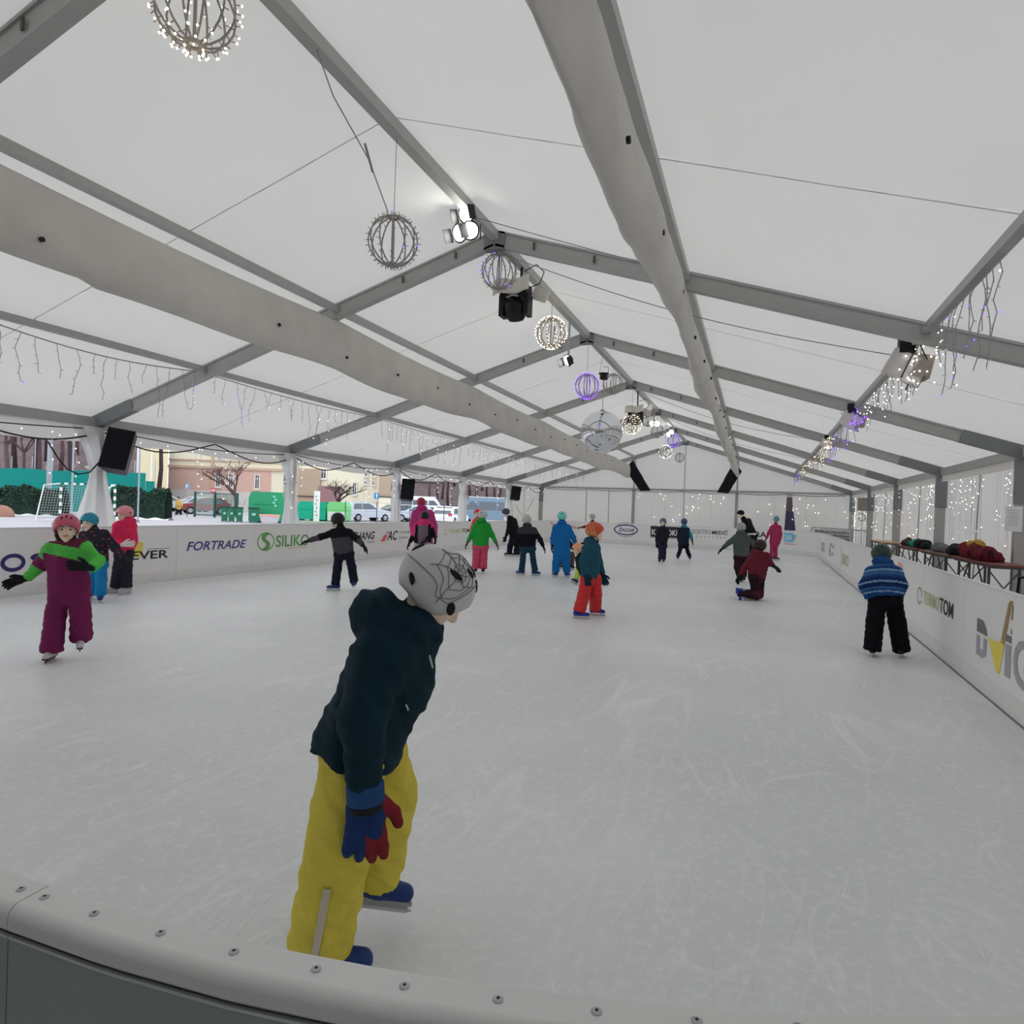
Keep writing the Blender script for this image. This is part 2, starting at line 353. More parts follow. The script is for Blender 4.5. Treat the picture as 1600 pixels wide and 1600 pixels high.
# ------------------------------------------------------------------ lettering
def text_mesh(s, w, h, shear=0.0, bold=.018):
    cu = bpy.data.curves.new('t', 'FONT'); cu.body = s; cu.size = 1; cu.shear = shear; cu.resolution_u = 3; cu.offset = bold
    ob = bpy.data.objects.new('t', cu); COL.objects.link(ob)
    dg = bpy.context.evaluated_depsgraph_get(); me = bpy.data.meshes.new_from_object(ob.evaluated_get(dg))
    V = np.array([v.co[:] for v in me.vertices]); F = [tuple(p.vertices) for p in me.polygons]
    bpy.data.objects.remove(ob); bpy.data.curves.remove(cu); bpy.data.meshes.remove(me)
    V = V[:, :2] - V[:, :2].min(0); V *= np.array([w, h]) / V.max(0); return V, F
class Print:
    """flat lettering laid on a surface: origin, reading direction, up, outward normal"""
    def __init__(s, o, d, up, nrm_, parent): s.o = np.asarray(o, float); s.d = np.asarray(d, float); s.u = np.asarray(up, float); s.n = np.asarray(nrm_, float); s.p = parent
    def at(s, x, z, e=.004): return s.o + s.d * x + s.u * z + s.n * e
    def text(s, t, x, z, w, h, mat, shear=0, e=.004, name='lettering'):
        V, F = text_mesh(t, w, h, shear); mesh_obj(name, [s.at(x + a, z + b, e) for a, b in V], F, mat, s.p)
    def poly(s, pts, mat, e=.003, name='printed_logo'):
        mesh_obj(name, [s.at(a, b, e) for a, b in pts], [tuple(range(len(pts)))], mat, s.p)
    def ring(s, cx, cz, rx_, rz_, th, mat, a0=0, a1=360, e=.003, n=36, name='printed_logo'):
        A = [math.radians(a0 + (a1 - a0) * i / n) for i in range(n + 1)]; V = []
        for a in A: V += [s.at(cx + rx_ * math.cos(a), cz + rz_ * math.sin(a), e), s.at(cx + (rx_ - th) * math.cos(a), cz + (rz_ - th) * math.sin(a), e)]
        mesh_obj(name, V, [(2 * i, 2 * i + 1, 2 * i + 3, 2 * i + 2) for i in range(n)], mat, s.p)
navy = M('print_navy', P(45, 40, 85), .6); purple = M('print_purple', P(70, 55, 105), .6); pgreen = M('print_green', P(80, 125, 70), .6); pblack = M('print_black', P(35, 33, 36), .6)
pgrey = M('print_grey', P(120, 118, 118), .6); pred = M('print_red', P(185, 70, 80), .6); pyel = M('print_yellow', P(180, 162, 72), .6); plime = M('print_lime', P(150, 153, 112), .6)
ppink = M('print_pink', P(170, 120, 115), .6); pblue = M('print_blue', P(85, 150, 190), .6); psil = M('print_silver', P(125, 123, 128), .5); pochre = M('print_ochre', P(120, 100, 70), .6); pwhite = M('print_white', P(195, 195, 195), .6)

# ------------------------------------------------------------------ rink boards, one thing per panel
BH = 1.03
coping_h = .03
# centre line as a list of points by arc length, counter-clockwise from the near side
def board_path():
    pts = []; L, R_, N_, F_ = XL, XR, YN, YFAR; r = RCN
    n = 24
    segs = []
    for cx, cy, a0 in ((R_ - r, N_ + r, -90), (R_ - r, F_ - r, 0), (L + r, F_ - r, 90), (L + r, N_ + r, 180)):
        for k in range(n + 1):
            a = math.radians(a0 + 90 * k / n); pts.append((cx + r * math.cos(a), cy + r * math.sin(a)))
    pts.append(pts[0]); return [np.array((x + .0195 * (y - 14), y)) for x, y in pts]
BPATH = board_path(); BS = [0]
for a, b in zip(BPATH, BPATH[1:]): BS.append(BS[-1] + np.linalg.norm(b - a))
def bp_at(s):
    s %= BS[-1]; i = max(0, np.searchsorted(BS, s, 'right') - 1); i = min(i, len(BPATH) - 2); t = (s - BS[i]) / (BS[i + 1] - BS[i])
    p = BPATH[i] + (BPATH[i + 1] - BPATH[i]) * t; d = nrm(BPATH[i + 1] - BPATH[i]); return p, np.array([d[1], -d[0]])   # point, outward normal
def s_of(x, y):
    best = None
    for i in range(len(BPATH) - 1):
        a, b = BPATH[i], BPATH[i + 1]; t = max(0, min(1, np.dot(np.array((x, y)) - a, b - a) / max(1e-9, np.dot(b - a, b - a)))); q = a + (b - a) * t; dd = np.linalg.norm(q - (x, y))
        if best is None or dd < best[0]: best = (dd, BS[i] + t * (BS[i + 1] - BS[i]))
    return best[1]
def board(s0, s1, label, group=None, screws=False, dark_out=False, rough_face=boardm):
    p, nn = bp_at((s0 + s1) / 2); t = empty('rink_board', (p[0], p[1], 0), label, 'rink board', group)
    n = max(2, int((s1 - s0) / .05) + 1) if screws else max(2, int((s1 - s0) / .3) + 1)
    S = np.linspace(s0 + (.0012 if screws else .003), s1 - (.0012 if screws else .003), n); PP = [bp_at(s) for s in S]
    def strip(prof, mat, name, smooth=False):
        V = []; m = len(prof)
        for q, nn in PP:
            for o, z in prof: V.append((q[0] + nn[0] * o, q[1] + nn[1] * o, z))
        F = [(i * m + k, (i + 1) * m + k, (i + 1) * m + (k + 1) % m, i * m + (k + 1) % m) for i in range(n - 1) for k in range(m)] + [tuple(range(m)), tuple((n - 1) * m + k for k in range(m))[::-1]]
        return mesh_obj(name, V, F, mat, t, smooth=smooth)
    strip([(0, .0), (.012, .0), (.012, BH - .02), (0, BH - .02)], rough_face, 'face_panel')
    strip([(.012, .02), (.044, .02), (.044, BH - .036), (.012, BH - .036)], M('board_back_grey', P(92, 96, 97), .6, 0, .05, 3), 'back_panel')
    rr = [(-.006, BH - .02), (-.006, BH - .005), (-.004, BH - .001), (-.001, BH), (.037, BH)] + [(.037 + .016 * math.sin(w), BH - .016 + .016 * math.cos(w)) for w in np.linspace(.2, 1.57, 8)] + [(.053, BH - .030), (.05, BH - .034), (.012, BH - .034), (.0, BH - .02)]
    strip(rr, copem, 'coping', smooth=False)
    strip([(.0, .0), (-.004, .0), (-.004, .18), (.0, .18)], M('kickplate', (.86, .85, .83), .45, 0, .05, 4), 'kick_strip')
    return t, strip
# panel boundaries
sides = {}
S_R0 = s_of(rx(XR, 8.03), 8.03)      # a seam on the right side
S_L0 = s_of(rx(XL, 9.0), 9.0)        # a seam on the left side
PANEL = []
total = BS[-1]
s = S_R0
bounds = [S_R0 + 1.96 * k for k in range(-3, 15)]
bL = [S_L0 + 1.93 * k for k in range(-14, 3)]
near_seam = s_of(2.455, .595)
lo_, hi_ = bounds[-1], bL[0]
nfar = max(1, round((hi_ - lo_) / 1.95)); bounds += [lo_ + (hi_ - lo_) * k / nfar for k in range(1, nfar)] + bL
ads = []          # (x, y, label)
LBL = {
 'os': (rx(XL, 6.5), 6.5, 'white rink board printed with large rounded navy letters behind the girl in green and maroon'),
 'ever': (rx(XL, 8.1), 8.1, 'white rink board printed with a yellow square and black wide capitals'),
 'fort': (rx(XL, 9.9), 9.9, 'white rink board printed with one slanted purple word'),
 'sil': (rx(XL, 11.9), 11.9, 'white rink board with green round emblem and bold green word'),
 'hang': (rx(XL, 15.0), 14.6, 'white rink board with black brush-script word beside the child in black and grey'),
 'ac': (rx(XL, 16.6), 16.3, 'white rink board with red slanted bar and black double-letter logo'),
 'tt': (rx(XL, 20.6), 20.6, 'white rink board with small lime and black word on the open car park side'),
 'zag': (-2.65, YFAR, 'white rink board with navy oval ring logo below the far gable wall'),
 'k': (-.7, YFAR, 'white rink board with black banner logo behind the two children at the far end'),
 'elek': (1.4, YFAR, 'white rink board with thin and bold grey lettering below the far gable wall'),
 'ra': (3.75, YFAR - .05, 'white rink board with dark capitals behind the child in the pink snowsuit'),
 'blue': (5.0, YFAR - .6, 'white rink board with square light blue logo under the parted wall flap'),
 'rt': (rx(XR, 9.4), 9.4, 'white rink board with lime and dark grey word beside the striped jacket'),
 'dv': (rx(XR, 6.8), 6.8, 'white rink board with silver letters and yellow crane-shaped V'),
 'rs': (rx(XR, 19.5), 19.6, 'white rink board with tall thin emblem and pale green word facing the car park side'),
 'rac': (rx(XR, 23.4), 23.4, 'white rink board with black slanted double-letter logo below the crowd barrier'),
 'rdos': (rx(XR, 27.2), 27.2, 'white rink board with rounded grey letters below the crowd barrier'),
 'ring': (rx(XR, 11.6), 11.6, 'white rink board with faint pink ring beside the striped jacket'),
 'nis': (-5.3, YFAR - .4, 'curved white rink board with pale pink lettering behind the blue snowsuit'),
}
BOARD = {}
allb = sorted(x % total for x in bounds)
def panel_for(sv):
    for a, b in zip(allb, allb[1:]):
        if a <= sv < b: return a, b
    return None
used = {}
for key, (x, y, lab) in LBL.items():
    pr = panel_for(s_of(x, y)); used.setdefault(pr, []).append((key, lab))
NEAR_END = near_seam + 2.3
for a, b in zip(allb, allb[1:]):
    if b - a < .3: continue
    if a < NEAR_END and bp_at(a)[0][0] > 2: continue
    q, nn = bp_at((a + b) / 2)
    if q[1] < 2.5 and q[0] < 5: continue          # near side is built below
    if q[1] < 3.5 and q[0] < 0: continue
    if (a, b) in used:
        t, st = board(a, b, used[(a, b)][0][1])
        for key, _ in used[(a, b)]: BOARD[key] = t
    else:
        side = 'right' if q[0] > 5 and q[1] < 28 else 'left' if q[0] < -5.5 and q[1] < 28 else 'far'
        lab = {'right': 'plain white rink board on the side of the lit fabric wall', 'left': 'plain white rink board on the open car park side', 'far': 'plain white rink board along the far end'}[side]
        board(a, b, lab, 'plain rink boards, ' + side)
# near boards under the camera: a seam at x=2.455, the right one curves away
s_right0 = min(x for x in allb if x > s_of(3.6, .75) and bp_at(x)[0][1] > 1.0)
for lab, a, b in (('white rink board with screwed rounded coping and grey outer skin, past the coping joint', near_seam - 2.0, near_seam), ('curved white rink board with screwed rounded coping beside the boy in yellow trousers', near_seam, near_seam + 2.3)):
    t, strip = board(a, b, lab, screws=True)
    strip([(.046, .04), (.051, .04), (.051, BH - .040), (.046, BH - .040)], M('outer_skin_grey', (.40, .42, .42), .55, 0, .05, 5), 'outer_skin')
    strip([(.051, BH - .043), (.0522, BH - .043), (.0522, BH - .040), (.051, BH - .040)], M('skin_edge', P(150, 152, 152), .5), 'skin_edge')
    scr = [a + .012 + .115 * k + .02 for k in range(1, 40) if a + .115 * k + .05 < b] if a >= near_seam else [b - .025 - .115 * k for k in range(0, 16)]
    if a >= near_seam: scr = [a + .022] + [a + .022 + .095 + .112 * k for k in range(18)]
    for sv in scr:
        q, nn = bp_at(sv); c = np.array((q[0] + nn[0] * .019, q[1] + nn[1] * .019, BH))
        sm = MB(); sm.lathe(c, [(.0062, -.001), (.0062, .0012), (.0045, .0022), (.0024, .0024)], 14); so = sm.build('screw', steel, t)
        hm = MB(); hm.lathe(c, [(.0022, .0018), (.0022, .0027)], 6); hm.build('screw_recess', blackp, so)
left_over = near_seam + 2.3
nxt = min([x for x in allb if x > left_over - .01] or [left_over])
if nxt - left_over > .2: board(left_over, nxt, 'plain curved white rink board at the near corner')

# prints on the boards
def left_print(key, y): return Print((rx(XL, y) + .0, y, 0), nrm([.0195, 1, 0]), UP, nrm([1, -.0195, 0]), BOARD[key])
def right_print(key, y): return Print((rx(XR, y) - .0, y, 0), nrm([-.0195, -1, 0]), UP, nrm([-1, .0195, 0]), BOARD[key])
def far_print(key, x): return Print((x + .0195 * (YFAR - 14), YFAR, 0), (1, 0, 0), UP, (0, -1, 0), BOARD[key])
p = left_print('os', 6.03); p.ring(.17, .51, .17, .135, .058, navy); p.text('S', .40, .385, .28, .25, navy)
p = left_print('ever', 7.92); p.poly([(.0, .48), (.38, .48), (.38, .74), (.0, .74)], pyel); p.text('EVER', .16, .43, .74, .15, pblack); p.poly([(.45, .605), (.92, .605), (.92, .612), (.45, .612)], pblack)
p = left_print('fort', 9.22); p.text('FORTRADE', 0, .53, 1.5, .18, purple, .25)
p = left_print('sil', 11.02); p.ring(.27, .64, .26, .205, .028, pgreen)
ss = [(.27 + .13 * math.cos(math.radians(a)), .72 + .08 * math.sin(math.radians(a))) for a in range(20, 200, 20)] + [(.30, .62), (.36, .56), (.33, .49), (.22, .46)] + [(.20, .52), (.24, .56), (.18, .62), (.13, .68), (.14, .75)][::1]
p.poly([(.40, .80), (.30, .835), (.17, .80), (.13, .72), (.17, .66), (.27, .60), (.28, .56), (.22, .50), (.14, .48), (.24, .45), (.36, .48), (.41, .56), (.38, .63), (.27, .69), (.26, .74), (.32, .785)], pgreen)
p.text('SILIKO', .58, .50, 1.12, .27, pgreen); [p.poly([(.95 + .1 * k, .45), (1.03 + .1 * k, .45), (1.03 + .1 * k, .47), (.95 + .1 * k, .47)], plime, name='small_print') for k in range(7)]
p = left_print('hang', 14.3); p.text('ZHANG', .1, .56, 1.1, .22, pblack, .3); p.text('BAR', .85, .46, .36, .06, pgrey)
p = left_print('ac', 15.8); p.poly([(.0, .48), (.2, .48), (.36, .66), (.16, .66)], pred); p.text('AC', .32, .50, .58, .28, pblack, .3); p.text('AVTOHIŠA', .96, .68, .72, .09, pgrey); p.text('ČEPIN', .96, .52, .52, .09, pgrey)
p.poly([(.28, .74), (.46, .74), (.48, .755), (.29, .755)], pblack); p.poly([(.26, .70), (.44, .70), (.46, .715), (.27, .715)], pblack)
p = left_print('tt', 19.6); p.ring(.14, .66, .12, .09, .03, plime, 60, 330); p.text('TERMO', .34, .62, 1.0, .14, plime); p.text('TOM', 1.4, .62, .62, .14, pblack)
p = far_print('zag', -3.55); p.ring(.62, .70, .60, .27, .06, navy); p.text('ŽAGAR', .24, .60, .80, .22, navy, .25); p.ring(.62, .70, .50, .36, .02, purple, 30, 150); p.ring(.62, .70, .50, .36, .02, purple, 220, 330)
p = far_print('k', -1.72); p.poly([(.0, .42), (1.35, .42), (1.35, .95), (.0, .95)], pblack); p.text('K', .06, .52, .22, .28, pwhite, e=.006); p.text('OKI', .80, .52, .46, .28, pwhite, e=.006); p.poly([(.0, .37), (1.35, .37), (1.35, .39), (.0, .39)], pblack)
p = far_print('elek', .25); p.text('ELEKTRO', 0, .68, .86, .2, pgrey); p.text('MEDIĆ', .90, .68, .70, .24, pblack); [p.poly([(.2 + .18 * k, .52), (.25 + .18 * k, .52), (.25 + .18 * k, .57), (.2 + .18 * k, .57)], pgrey, name='small_print') for k in range(8)]
def curved_print(key, u, v, w):
    d = ray(u, v); lo, hi = 20.0, 40.0                               # where that sight line meets the curved board
    for _ in range(40):
        m_ = (lo + hi) / 2; q = CAMP + d * (m_ / d[1]); pq, nq = bp_at(s_of(q[0], q[1]))
        if (q[:2] - pq) @ nq > 0: hi = m_
        else: lo = m_
    dq = np.array([-nq[1], nq[0], 0]); dq = dq if dq[0] > 0 else -dq
    return Print(np.array((pq[0], pq[1], 0)) - dq * w / 2, dq, UP, (-nq[0], -nq[1], 0), BOARD[key])
p = curved_print('ra', 1189, 835, .5); p.text('RA', 0, .66, .5, .25, pblack, e=.025)
p = curved_print('blue', 1235, 838, .62)
p.o = p.o + p.n * .03; p.poly([(.0, .52), (.45, .52), (.45, .92), (.0, .92)], pblue); p.text('220', .05, .62, .34, .2, pwhite, e=.006); p.text('IF', .48, .62, .14, .24, pblue)
[p.poly([(.0 + .09 * k, .41), (.07 + .09 * k, .41), (.07 + .09 * k, .45), (.0 + .09 * k, .45)], ppink, name='small_print') for k in range(7)]
p = curved_print('nis', 893, 822, .5); p.text('nis', 0, .64, .5, .2, ppink, e=.03)
p = curved_print('nis', 861, 820, .4); p.ring(.2, .74, .2, .2, .05, pred, -60, 120, e=.03)
p = right_print('rt', 10.35); p.ring(.16, .60, .15, .12, .03, pgrey, 0, 330); p.text('TERMO', .40, .53, .85, .17, plime); p.text('TOM', 1.28, .53, .62, .18, pblack)
p = right_print('dv', 7.56)
p.poly([(0, .33), (.0, .52), (.10, .52), (.10, .40), (.22, .40), (.22, .52), (.33, .52), (.30, .36), (.20, .32)], psil); p.poly([(0, .55), (.0, .68), (.18, .68), (.29, .62), (.33, .55)], M('print_dark_silver', P(88, 86, 88), .5))
p.poly([(.36, .55), (.62, .55), (.72, .60), (.80, .56), (.70, .28), (.60, .28)], pyel); p.poly([(.70, .56), (.80, .56), (.94, .93), (.98, .96), (.90, .96), (.86, .93)], pochre); p.poly([(.94, .80), (.975, .80), (.985, .93), (.95, .93)], pochre); p.poly([(.94, .68), (.97, .68), (.97, .72), (.94, .72)], pochre)
p.poly([(.83, .30), (.97, .30), (.97, .58), (.83, .58)], psil); p.poly([(.83, .60), (.97, .60), (.97, .66), (.83, .66)], M('print_dark_silver', P(88, 86, 88), .5)); p.text('G', 1.03, .28, .42, .40, psil)
p = right_print('rs', 20.9); p.ring(.17, .52, .15, .33, .05, pgrey, -90, 90); p.text('SILIKO', .6, .36, 1.6, .30, plime)
p = right_print('rac', 24.6); p.text('AC', .0, .36, .9, .45, psil, .3); p.text('AVTOHIŠA', 1.0, .66, .9, .12, pgrey); p.text('ČEPIN', 1.0, .42, .6, .12, pgrey)
p = right_print('rdos', 28.2); p.text('DOS', 0, .34, 1.6, .36, psil)
p = right_print('ring', 12.15); p.ring(.45, .60, .42, .36, .10, ppink, -60, 110)

# ------------------------------------------------------------------ people: implicit surfaces meshed with surface nets
def rcone(Q, a, b, ra, rb):
    a = np.asarray(a, np.float32); ba = (np.asarray(b) - a).astype(np.float32); pa = Q - a; bb = float(ba @ ba) + 1e-9
    h = np.clip((pa @ ba) / bb, 0, 1); return np.sqrt(((pa - h[..., None] * ba) ** 2).sum(-1)) - (ra + (rb - ra) * h), h
def ellip(Q, c, r, A):
    L = (Q - np.asarray(c, np.float32)) @ np.asarray(A, np.float32).T / np.asarray(r, np.float32); k = np.sqrt((L ** 2).sum(-1))
    return (k - 1) * min(r)
def smin(a, b, k):
    h = np.clip(.5 + .5 * (b - a) / k, 0, 1); return b + (a - b) * h - k * h * (1 - h)
def nets(field, lo, h):
    f = field; sgn = f < 0; nx, ny, nz = f.shape
    c = np.zeros((nx - 1, ny - 1, nz - 1), np.int8)
    for dx in (0, 1):
        for dy in (0, 1):
            for dz in (0, 1): c += sgn[dx:nx - 1 + dx, dy:ny - 1 + dy, dz:nz - 1 + dz]
    act = (c > 0) & (c < 8); idx = -np.ones(act.shape, np.int64); I = np.argwhere(act); idx[act] = np.arange(len(I))
    acc = np.zeros((len(I), 3)); cnt = np.zeros(len(I))
    for ax in range(3):
        o1, o2 = [k for k in range(3) if k != ax]
        for p in (0, 1):
            for q in (0, 1):
                A = I.copy(); A[:, o1] += p; A[:, o2] += q; B = A.copy(); B[:, ax] += 1
                fa = f[A[:, 0], A[:, 1], A[:, 2]]; fb = f[B[:, 0], B[:, 1], B[:, 2]]; m = (fa < 0) != (fb < 0)
                t = np.where(m, fa / np.where(m, fa - fb, 1), 0); pos = A.astype(float); pos[:, ax] += t
                acc[m] += pos[m]; cnt[m] += 1
    V = acc / cnt[:, None] * h + lo; F = []
    for ax in range(3):
        o1, o2 = (ax + 1) % 3, (ax + 2) % 3; sl = [slice(None)] * 3; sl2 = [slice(None)] * 3; sl[ax] = slice(0, -1); sl2[ax] = slice(1, None)
        a = sgn[tuple(sl)]; b = sgn[tuple(sl2)]; E = np.argwhere(a != b); E = E[(E[:, o1] > 0) & (E[:, o2] > 0) & (E[:, o1] < f.shape[o1] - 1) & (E[:, o2] < f.shape[o2] - 1)]
        if not len(E): continue
        fl = a[E[:, 0], E[:, 1], E[:, 2]]
        def cell(d1, d2): C = E.copy(); C[:, o1] -= d1; C[:, o2] -= d2; return idx[C[:, 0], C[:, 1], C[:, 2]]
        q = np.stack([cell(1, 1), cell(0, 1), cell(0, 0), cell(1, 0)], 1); q[~fl] = q[~fl][:, ::-1]; F.append(q)
    return V, np.concatenate(F) if F else np.zeros((0, 4), int)
class Sdf:
    """prims: (tag, kind, args); blended with a smooth minimum"""
    def __init__(s, k=.03): s.p = []; s.k = k; s.cuts = []; s.amp = 0; s.seed = 1
    def cone(s, tag, a, b, ra, rb=None, k=None): s.p.append((tag, 'c', (np.asarray(a, float), np.asarray(b, float), ra, ra if rb is None else rb), k)); return s
    def ell(s, tag, c, r, A=np.eye(3), k=None): s.p.append((tag, 'e', (np.asarray(c, float), r, A), k)); return s
    def cut(s, tags, pt, n): s.cuts.append((tags, np.asarray(pt, float), nrm(n))); return s      # removes the side n points to
    def bounds(s):
        lo = np.full(3, 1e9); hi = -lo
        for _, kd, a, _k in s.p:
            if kd == 'c':
                for q, r in ((a[0], a[2]), (a[1], a[3])): lo = np.minimum(lo, q - r); hi = np.maximum(hi, q + r)
            else: r = max(a[1]); lo = np.minimum(lo, a[0] - r); hi = np.maximum(hi, a[0] + r)
        return lo, hi
    def prim(s, Q, p):
        if p[1] == 'c': return rcone(Q, *p[2])
        return ellip(Q, *p[2]), np.zeros(Q.shape[:-1], np.float32)
    def eval(s, Q):
        groups = {}
        for p in s.p:
            d = s.prim(Q, p)[0]
            key = tuple(i for i, (tg, _, _) in enumerate(s.cuts) if p[0] in tg)
            groups[key] = d if key not in groups else smin(groups[key], d, p[3] or s.k)
        out = None
        for key, d in groups.items():
            for i in key: _, pt, n = s.cuts[i]; d = np.maximum(d, (Q - pt.astype(np.float32)) @ n.astype(np.float32))
            out = d if out is None else smin(out, d, s.k * .6)
        if s.amp:
            rs = np.random.RandomState(s.seed)
            for j in range(3):
                w = rs.normal(size=3); w = w / np.linalg.norm(w) * (55 + 35 * j); w[2] *= 1.5
                out = out + s.amp / (1 + .6 * j) * np.sin(Q @ w.astype(np.float32) + rs.uniform(0, 6))
        return out
    def mesh(s, h):
        lo, hi = s.bounds(); lo = lo - 3 * h; n = np.ceil((hi + 3 * h - lo) / h).astype(int) + 1
        ax = [np.arange(n[i], dtype=np.float32) * np.float32(h) + np.float32(lo[i]) for i in range(3)]
        Q = np.stack(np.meshgrid(*ax, indexing='ij'), -1); return nets(s.eval(Q), lo, h)
    def tags(s, C):
        C = C.astype(np.float32); D = []; H = []
        for p in s.p: d, h = s.prim(C, p); D.append(d); H.append(h)
        D = np.array(D); i = D.argmin(0); return np.array([p[0] for p in s.p], object)[i], np.array(H)[i, np.arange(len(C))]
    def obj(s, name, h, mats, parent, col=None, **k):
        V, F = s.mesh(h); mi = None
        if col is not None:
            C = V[F].mean(1); tg, hh = s.tags(C); mi = col(tg, hh, C)
        return mesh_obj(name, V, F, mats, parent, smooth=True, midx=mi, **k)

# shared meshes: glove, skate, helmet -------------------------------------------------
def raw_mesh(name, V, F, nm=1, smooth=True, midx=None):
    me = bpy.data.meshes.new(name); me.from_pydata(np.asarray(V).tolist(), [], [tuple(map(int, f)) for f in F])
    for _ in range(nm): me.materials.append(None)
    if midx is not None: me.polygons.foreach_set('material_index', np.asarray(midx, np.int32))
    if smooth: me.polygons.foreach_set('use_smooth', np.ones(len(me.polygons), bool))
    me.update(); return me
def glove_sdf():
    s = Sdf(.012); s.cone('cuff', (0, -.03, 0), (0, .0, 0), .033, .031); s.cone('palm', (-.018, .03, 0), (-.02, .075, 0), .021, .019); s.cone('palm', (.016, .03, 0), (.018, .078, 0), .021, .019)
    for x, l, b in ((-.031, .045, .6), (-.011, .06, .5), (.010, .066, .45), (.030, .058, .4)):
        k = np.array((x, .09, 0)); m = k + np.array((x * .15, l * .55, -l * .18)); e = m + np.array((x * .05, l * .5 * (1 - b * .4), -l * .6 * b))
        tg = 'finger' if x > 0 else 'palm'; s.cone(tg, (x * .9, .07, 0), k, .0125, .0125, k=.006); s.cone(tg, k, m, .0125, .0118, k=.004); s.cone(tg, m, e, .0118, .0105, k=.004)
    s.cone('finger', (.03, .025, -.003), (.058, .055, -.012), .0165, .0135, k=.01); s.cone('finger', (.058, .055, -.012), (.066, .082, -.02), .0135, .0115, k=.004)
    return s
def glove_mesh(h):
    s = glove_sdf(); V, F = s.mesh(h); tg, _ = s.tags(V[F].mean(1)); return raw_mesh('glove', V, F, 3, midx=np.where(tg == 'cuff', 0, np.where(tg == 'palm', 1, 2)))
GLOVE = {0: glove_mesh(.0045), 1: glove_mesh(.008)}
def skate_meshes(h):
    s = Sdf(.025); s.cone('b', (0, -.055, -.045), (0, .03, -.05), .037, .036); s.cone('b', (0, .03, -.05), (0, .13, -.058), .04, .033); s.cone('b', (0, -.045, -.03), (0, -.045, .05), .041, .043); s.cone('b', (0, .02, -.02), (0, -.02, .06), .03, .036)
    s.cut(('b',), (0, 0, -.078), (0, 0, -1)); s.cut(('b',), (0, 0, .055), (0, .15, 1)); V, F = s.mesh(h); boot = raw_mesh('boot', V, F)
    m = MB(); m.box((0, .035, -.082), (.052, .25, .012)); m.box((0, -.045, -.096), (.014, .055, .03)); m.box((0, .105, -.096), (.014, .05, .03)); m.box((0, .03, -.106), (.010, .25, .012)); hold = raw_mesh('holder', m.v, m.f, smooth=False)
    m = MB(); m.prism([(-.002, -.10, -.108), (-.002, .165, -.108), (-.002, .175, -.116), (-.002, .15, -.125), (-.002, -.085, -.125), (-.002, -.105, -.118)], (.004, 0, 0)); blade = raw_mesh('blade', m.v, m.f, smooth=False)
    m = MB()
    for y, z in ((.055, -.012), (.012, .02), (-.01, .042)): m.box((0, y, z), (.066, .03, .012), (np.array((1, 0, 0)), nrm((0, .8, .6)), nrm((0, -.6, .8))))
    buck = raw_mesh('strap', m.v, m.f, smooth=False)
    return boot, hold, blade, buck
SKATE = {0: skate_meshes(.006), 1: skate_meshes(.011)}
HRX, HRY, HRZ = .112, .138, .118
def helmet_low(a): c = math.cos(a); return -.07 + .092 * max(0, c) ** 1.3 - .014 * max(0, -c)
def helmet_pt(a, t, off=0.0, low=None):
    zl = helmet_low(a) if low is None else low; ang = t * math.acos(max(-1, min(1, zl / HRZ)))
    y = (HRY + off) * math.sin(ang) * math.cos(a)
    return np.array(((HRX + off) * math.sin(ang) * math.sin(a), y - .012, (HRZ + off) * math.cos(ang) + .012))
def helmet_mesh(n, m):
    V = []; F = []
    for off in (0, -.014):
        for j in range(m + 1):
            for i in range(n): V.append(helmet_pt(2 * math.pi * i / n, max(.02, j / m), off))
    L = (m + 1) * n
    for j in range(m):
        for i in range(n):
            q = (j * n + i, j * n + (i + 1) % n, (j + 1) * n + (i + 1) % n, (j + 1) * n + i); F.append(q[::-1]); F.append(tuple(x + L for x in q))
    for i in range(n): F.append((m * n + i, m * n + (i + 1) % n, L + m * n + (i + 1) % n, L + m * n + i)[::-1])
    F.append(tuple(range(n))); F.append(tuple(L + i for i in range(n))[::-1]); return raw_mesh('helmet', V, F)
HELM = {('bike', 0): helmet_mesh(48, 16), ('bike', 1): helmet_mesh(24, 8)}
helmet_low_bike = helmet_low
def helmet_low(a):                                  # full-cut shell: comes down over ears and nape, open at the face
    c = math.cos(a); return -.098 + .118 * max(0, (c - .25) / .75) + .012 * max(0, -c)
HELM[('full', 0)] = helmet_mesh(48, 18); HELM[('full', 1)] = helmet_mesh(24, 9)
def vent_mesh():
    m = MB(); m.ball((0, 0, 0), (.011, .03, .004), 10, 6); return raw_mesh('vent', m.v, m.f)
VENT = vent_mesh()
def inst(name, me, mat, parent, M4, mats=None, kind=None):
    o = bpy.data.objects.new(name, me); put(o, parent, kind=kind)
    ml = mats or [mat] * max(1, len(me.materials))
    for sl, mm in zip(o.material_slots, ml): sl.link = 'OBJECT'; sl.material = mm
    o.matrix_basis = M4; OFF[o.name] = OFF[parent.name]; LOC[o.name] = M4; return o
def basis(xv, yv, zv, loc, s=1.0):
    m = np.eye(4); m[:3, 0] = np.asarray(xv) * s; m[:3, 1] = np.asarray(yv) * s; m[:3, 2] = np.asarray(zv) * s; m[:3, 3] = loc; return Matrix(m.tolist())
def ortho(f, up):
    f = nrm(f); x = nrm(np.cross(f, up)); z = np.cross(x, f); return x, f, z

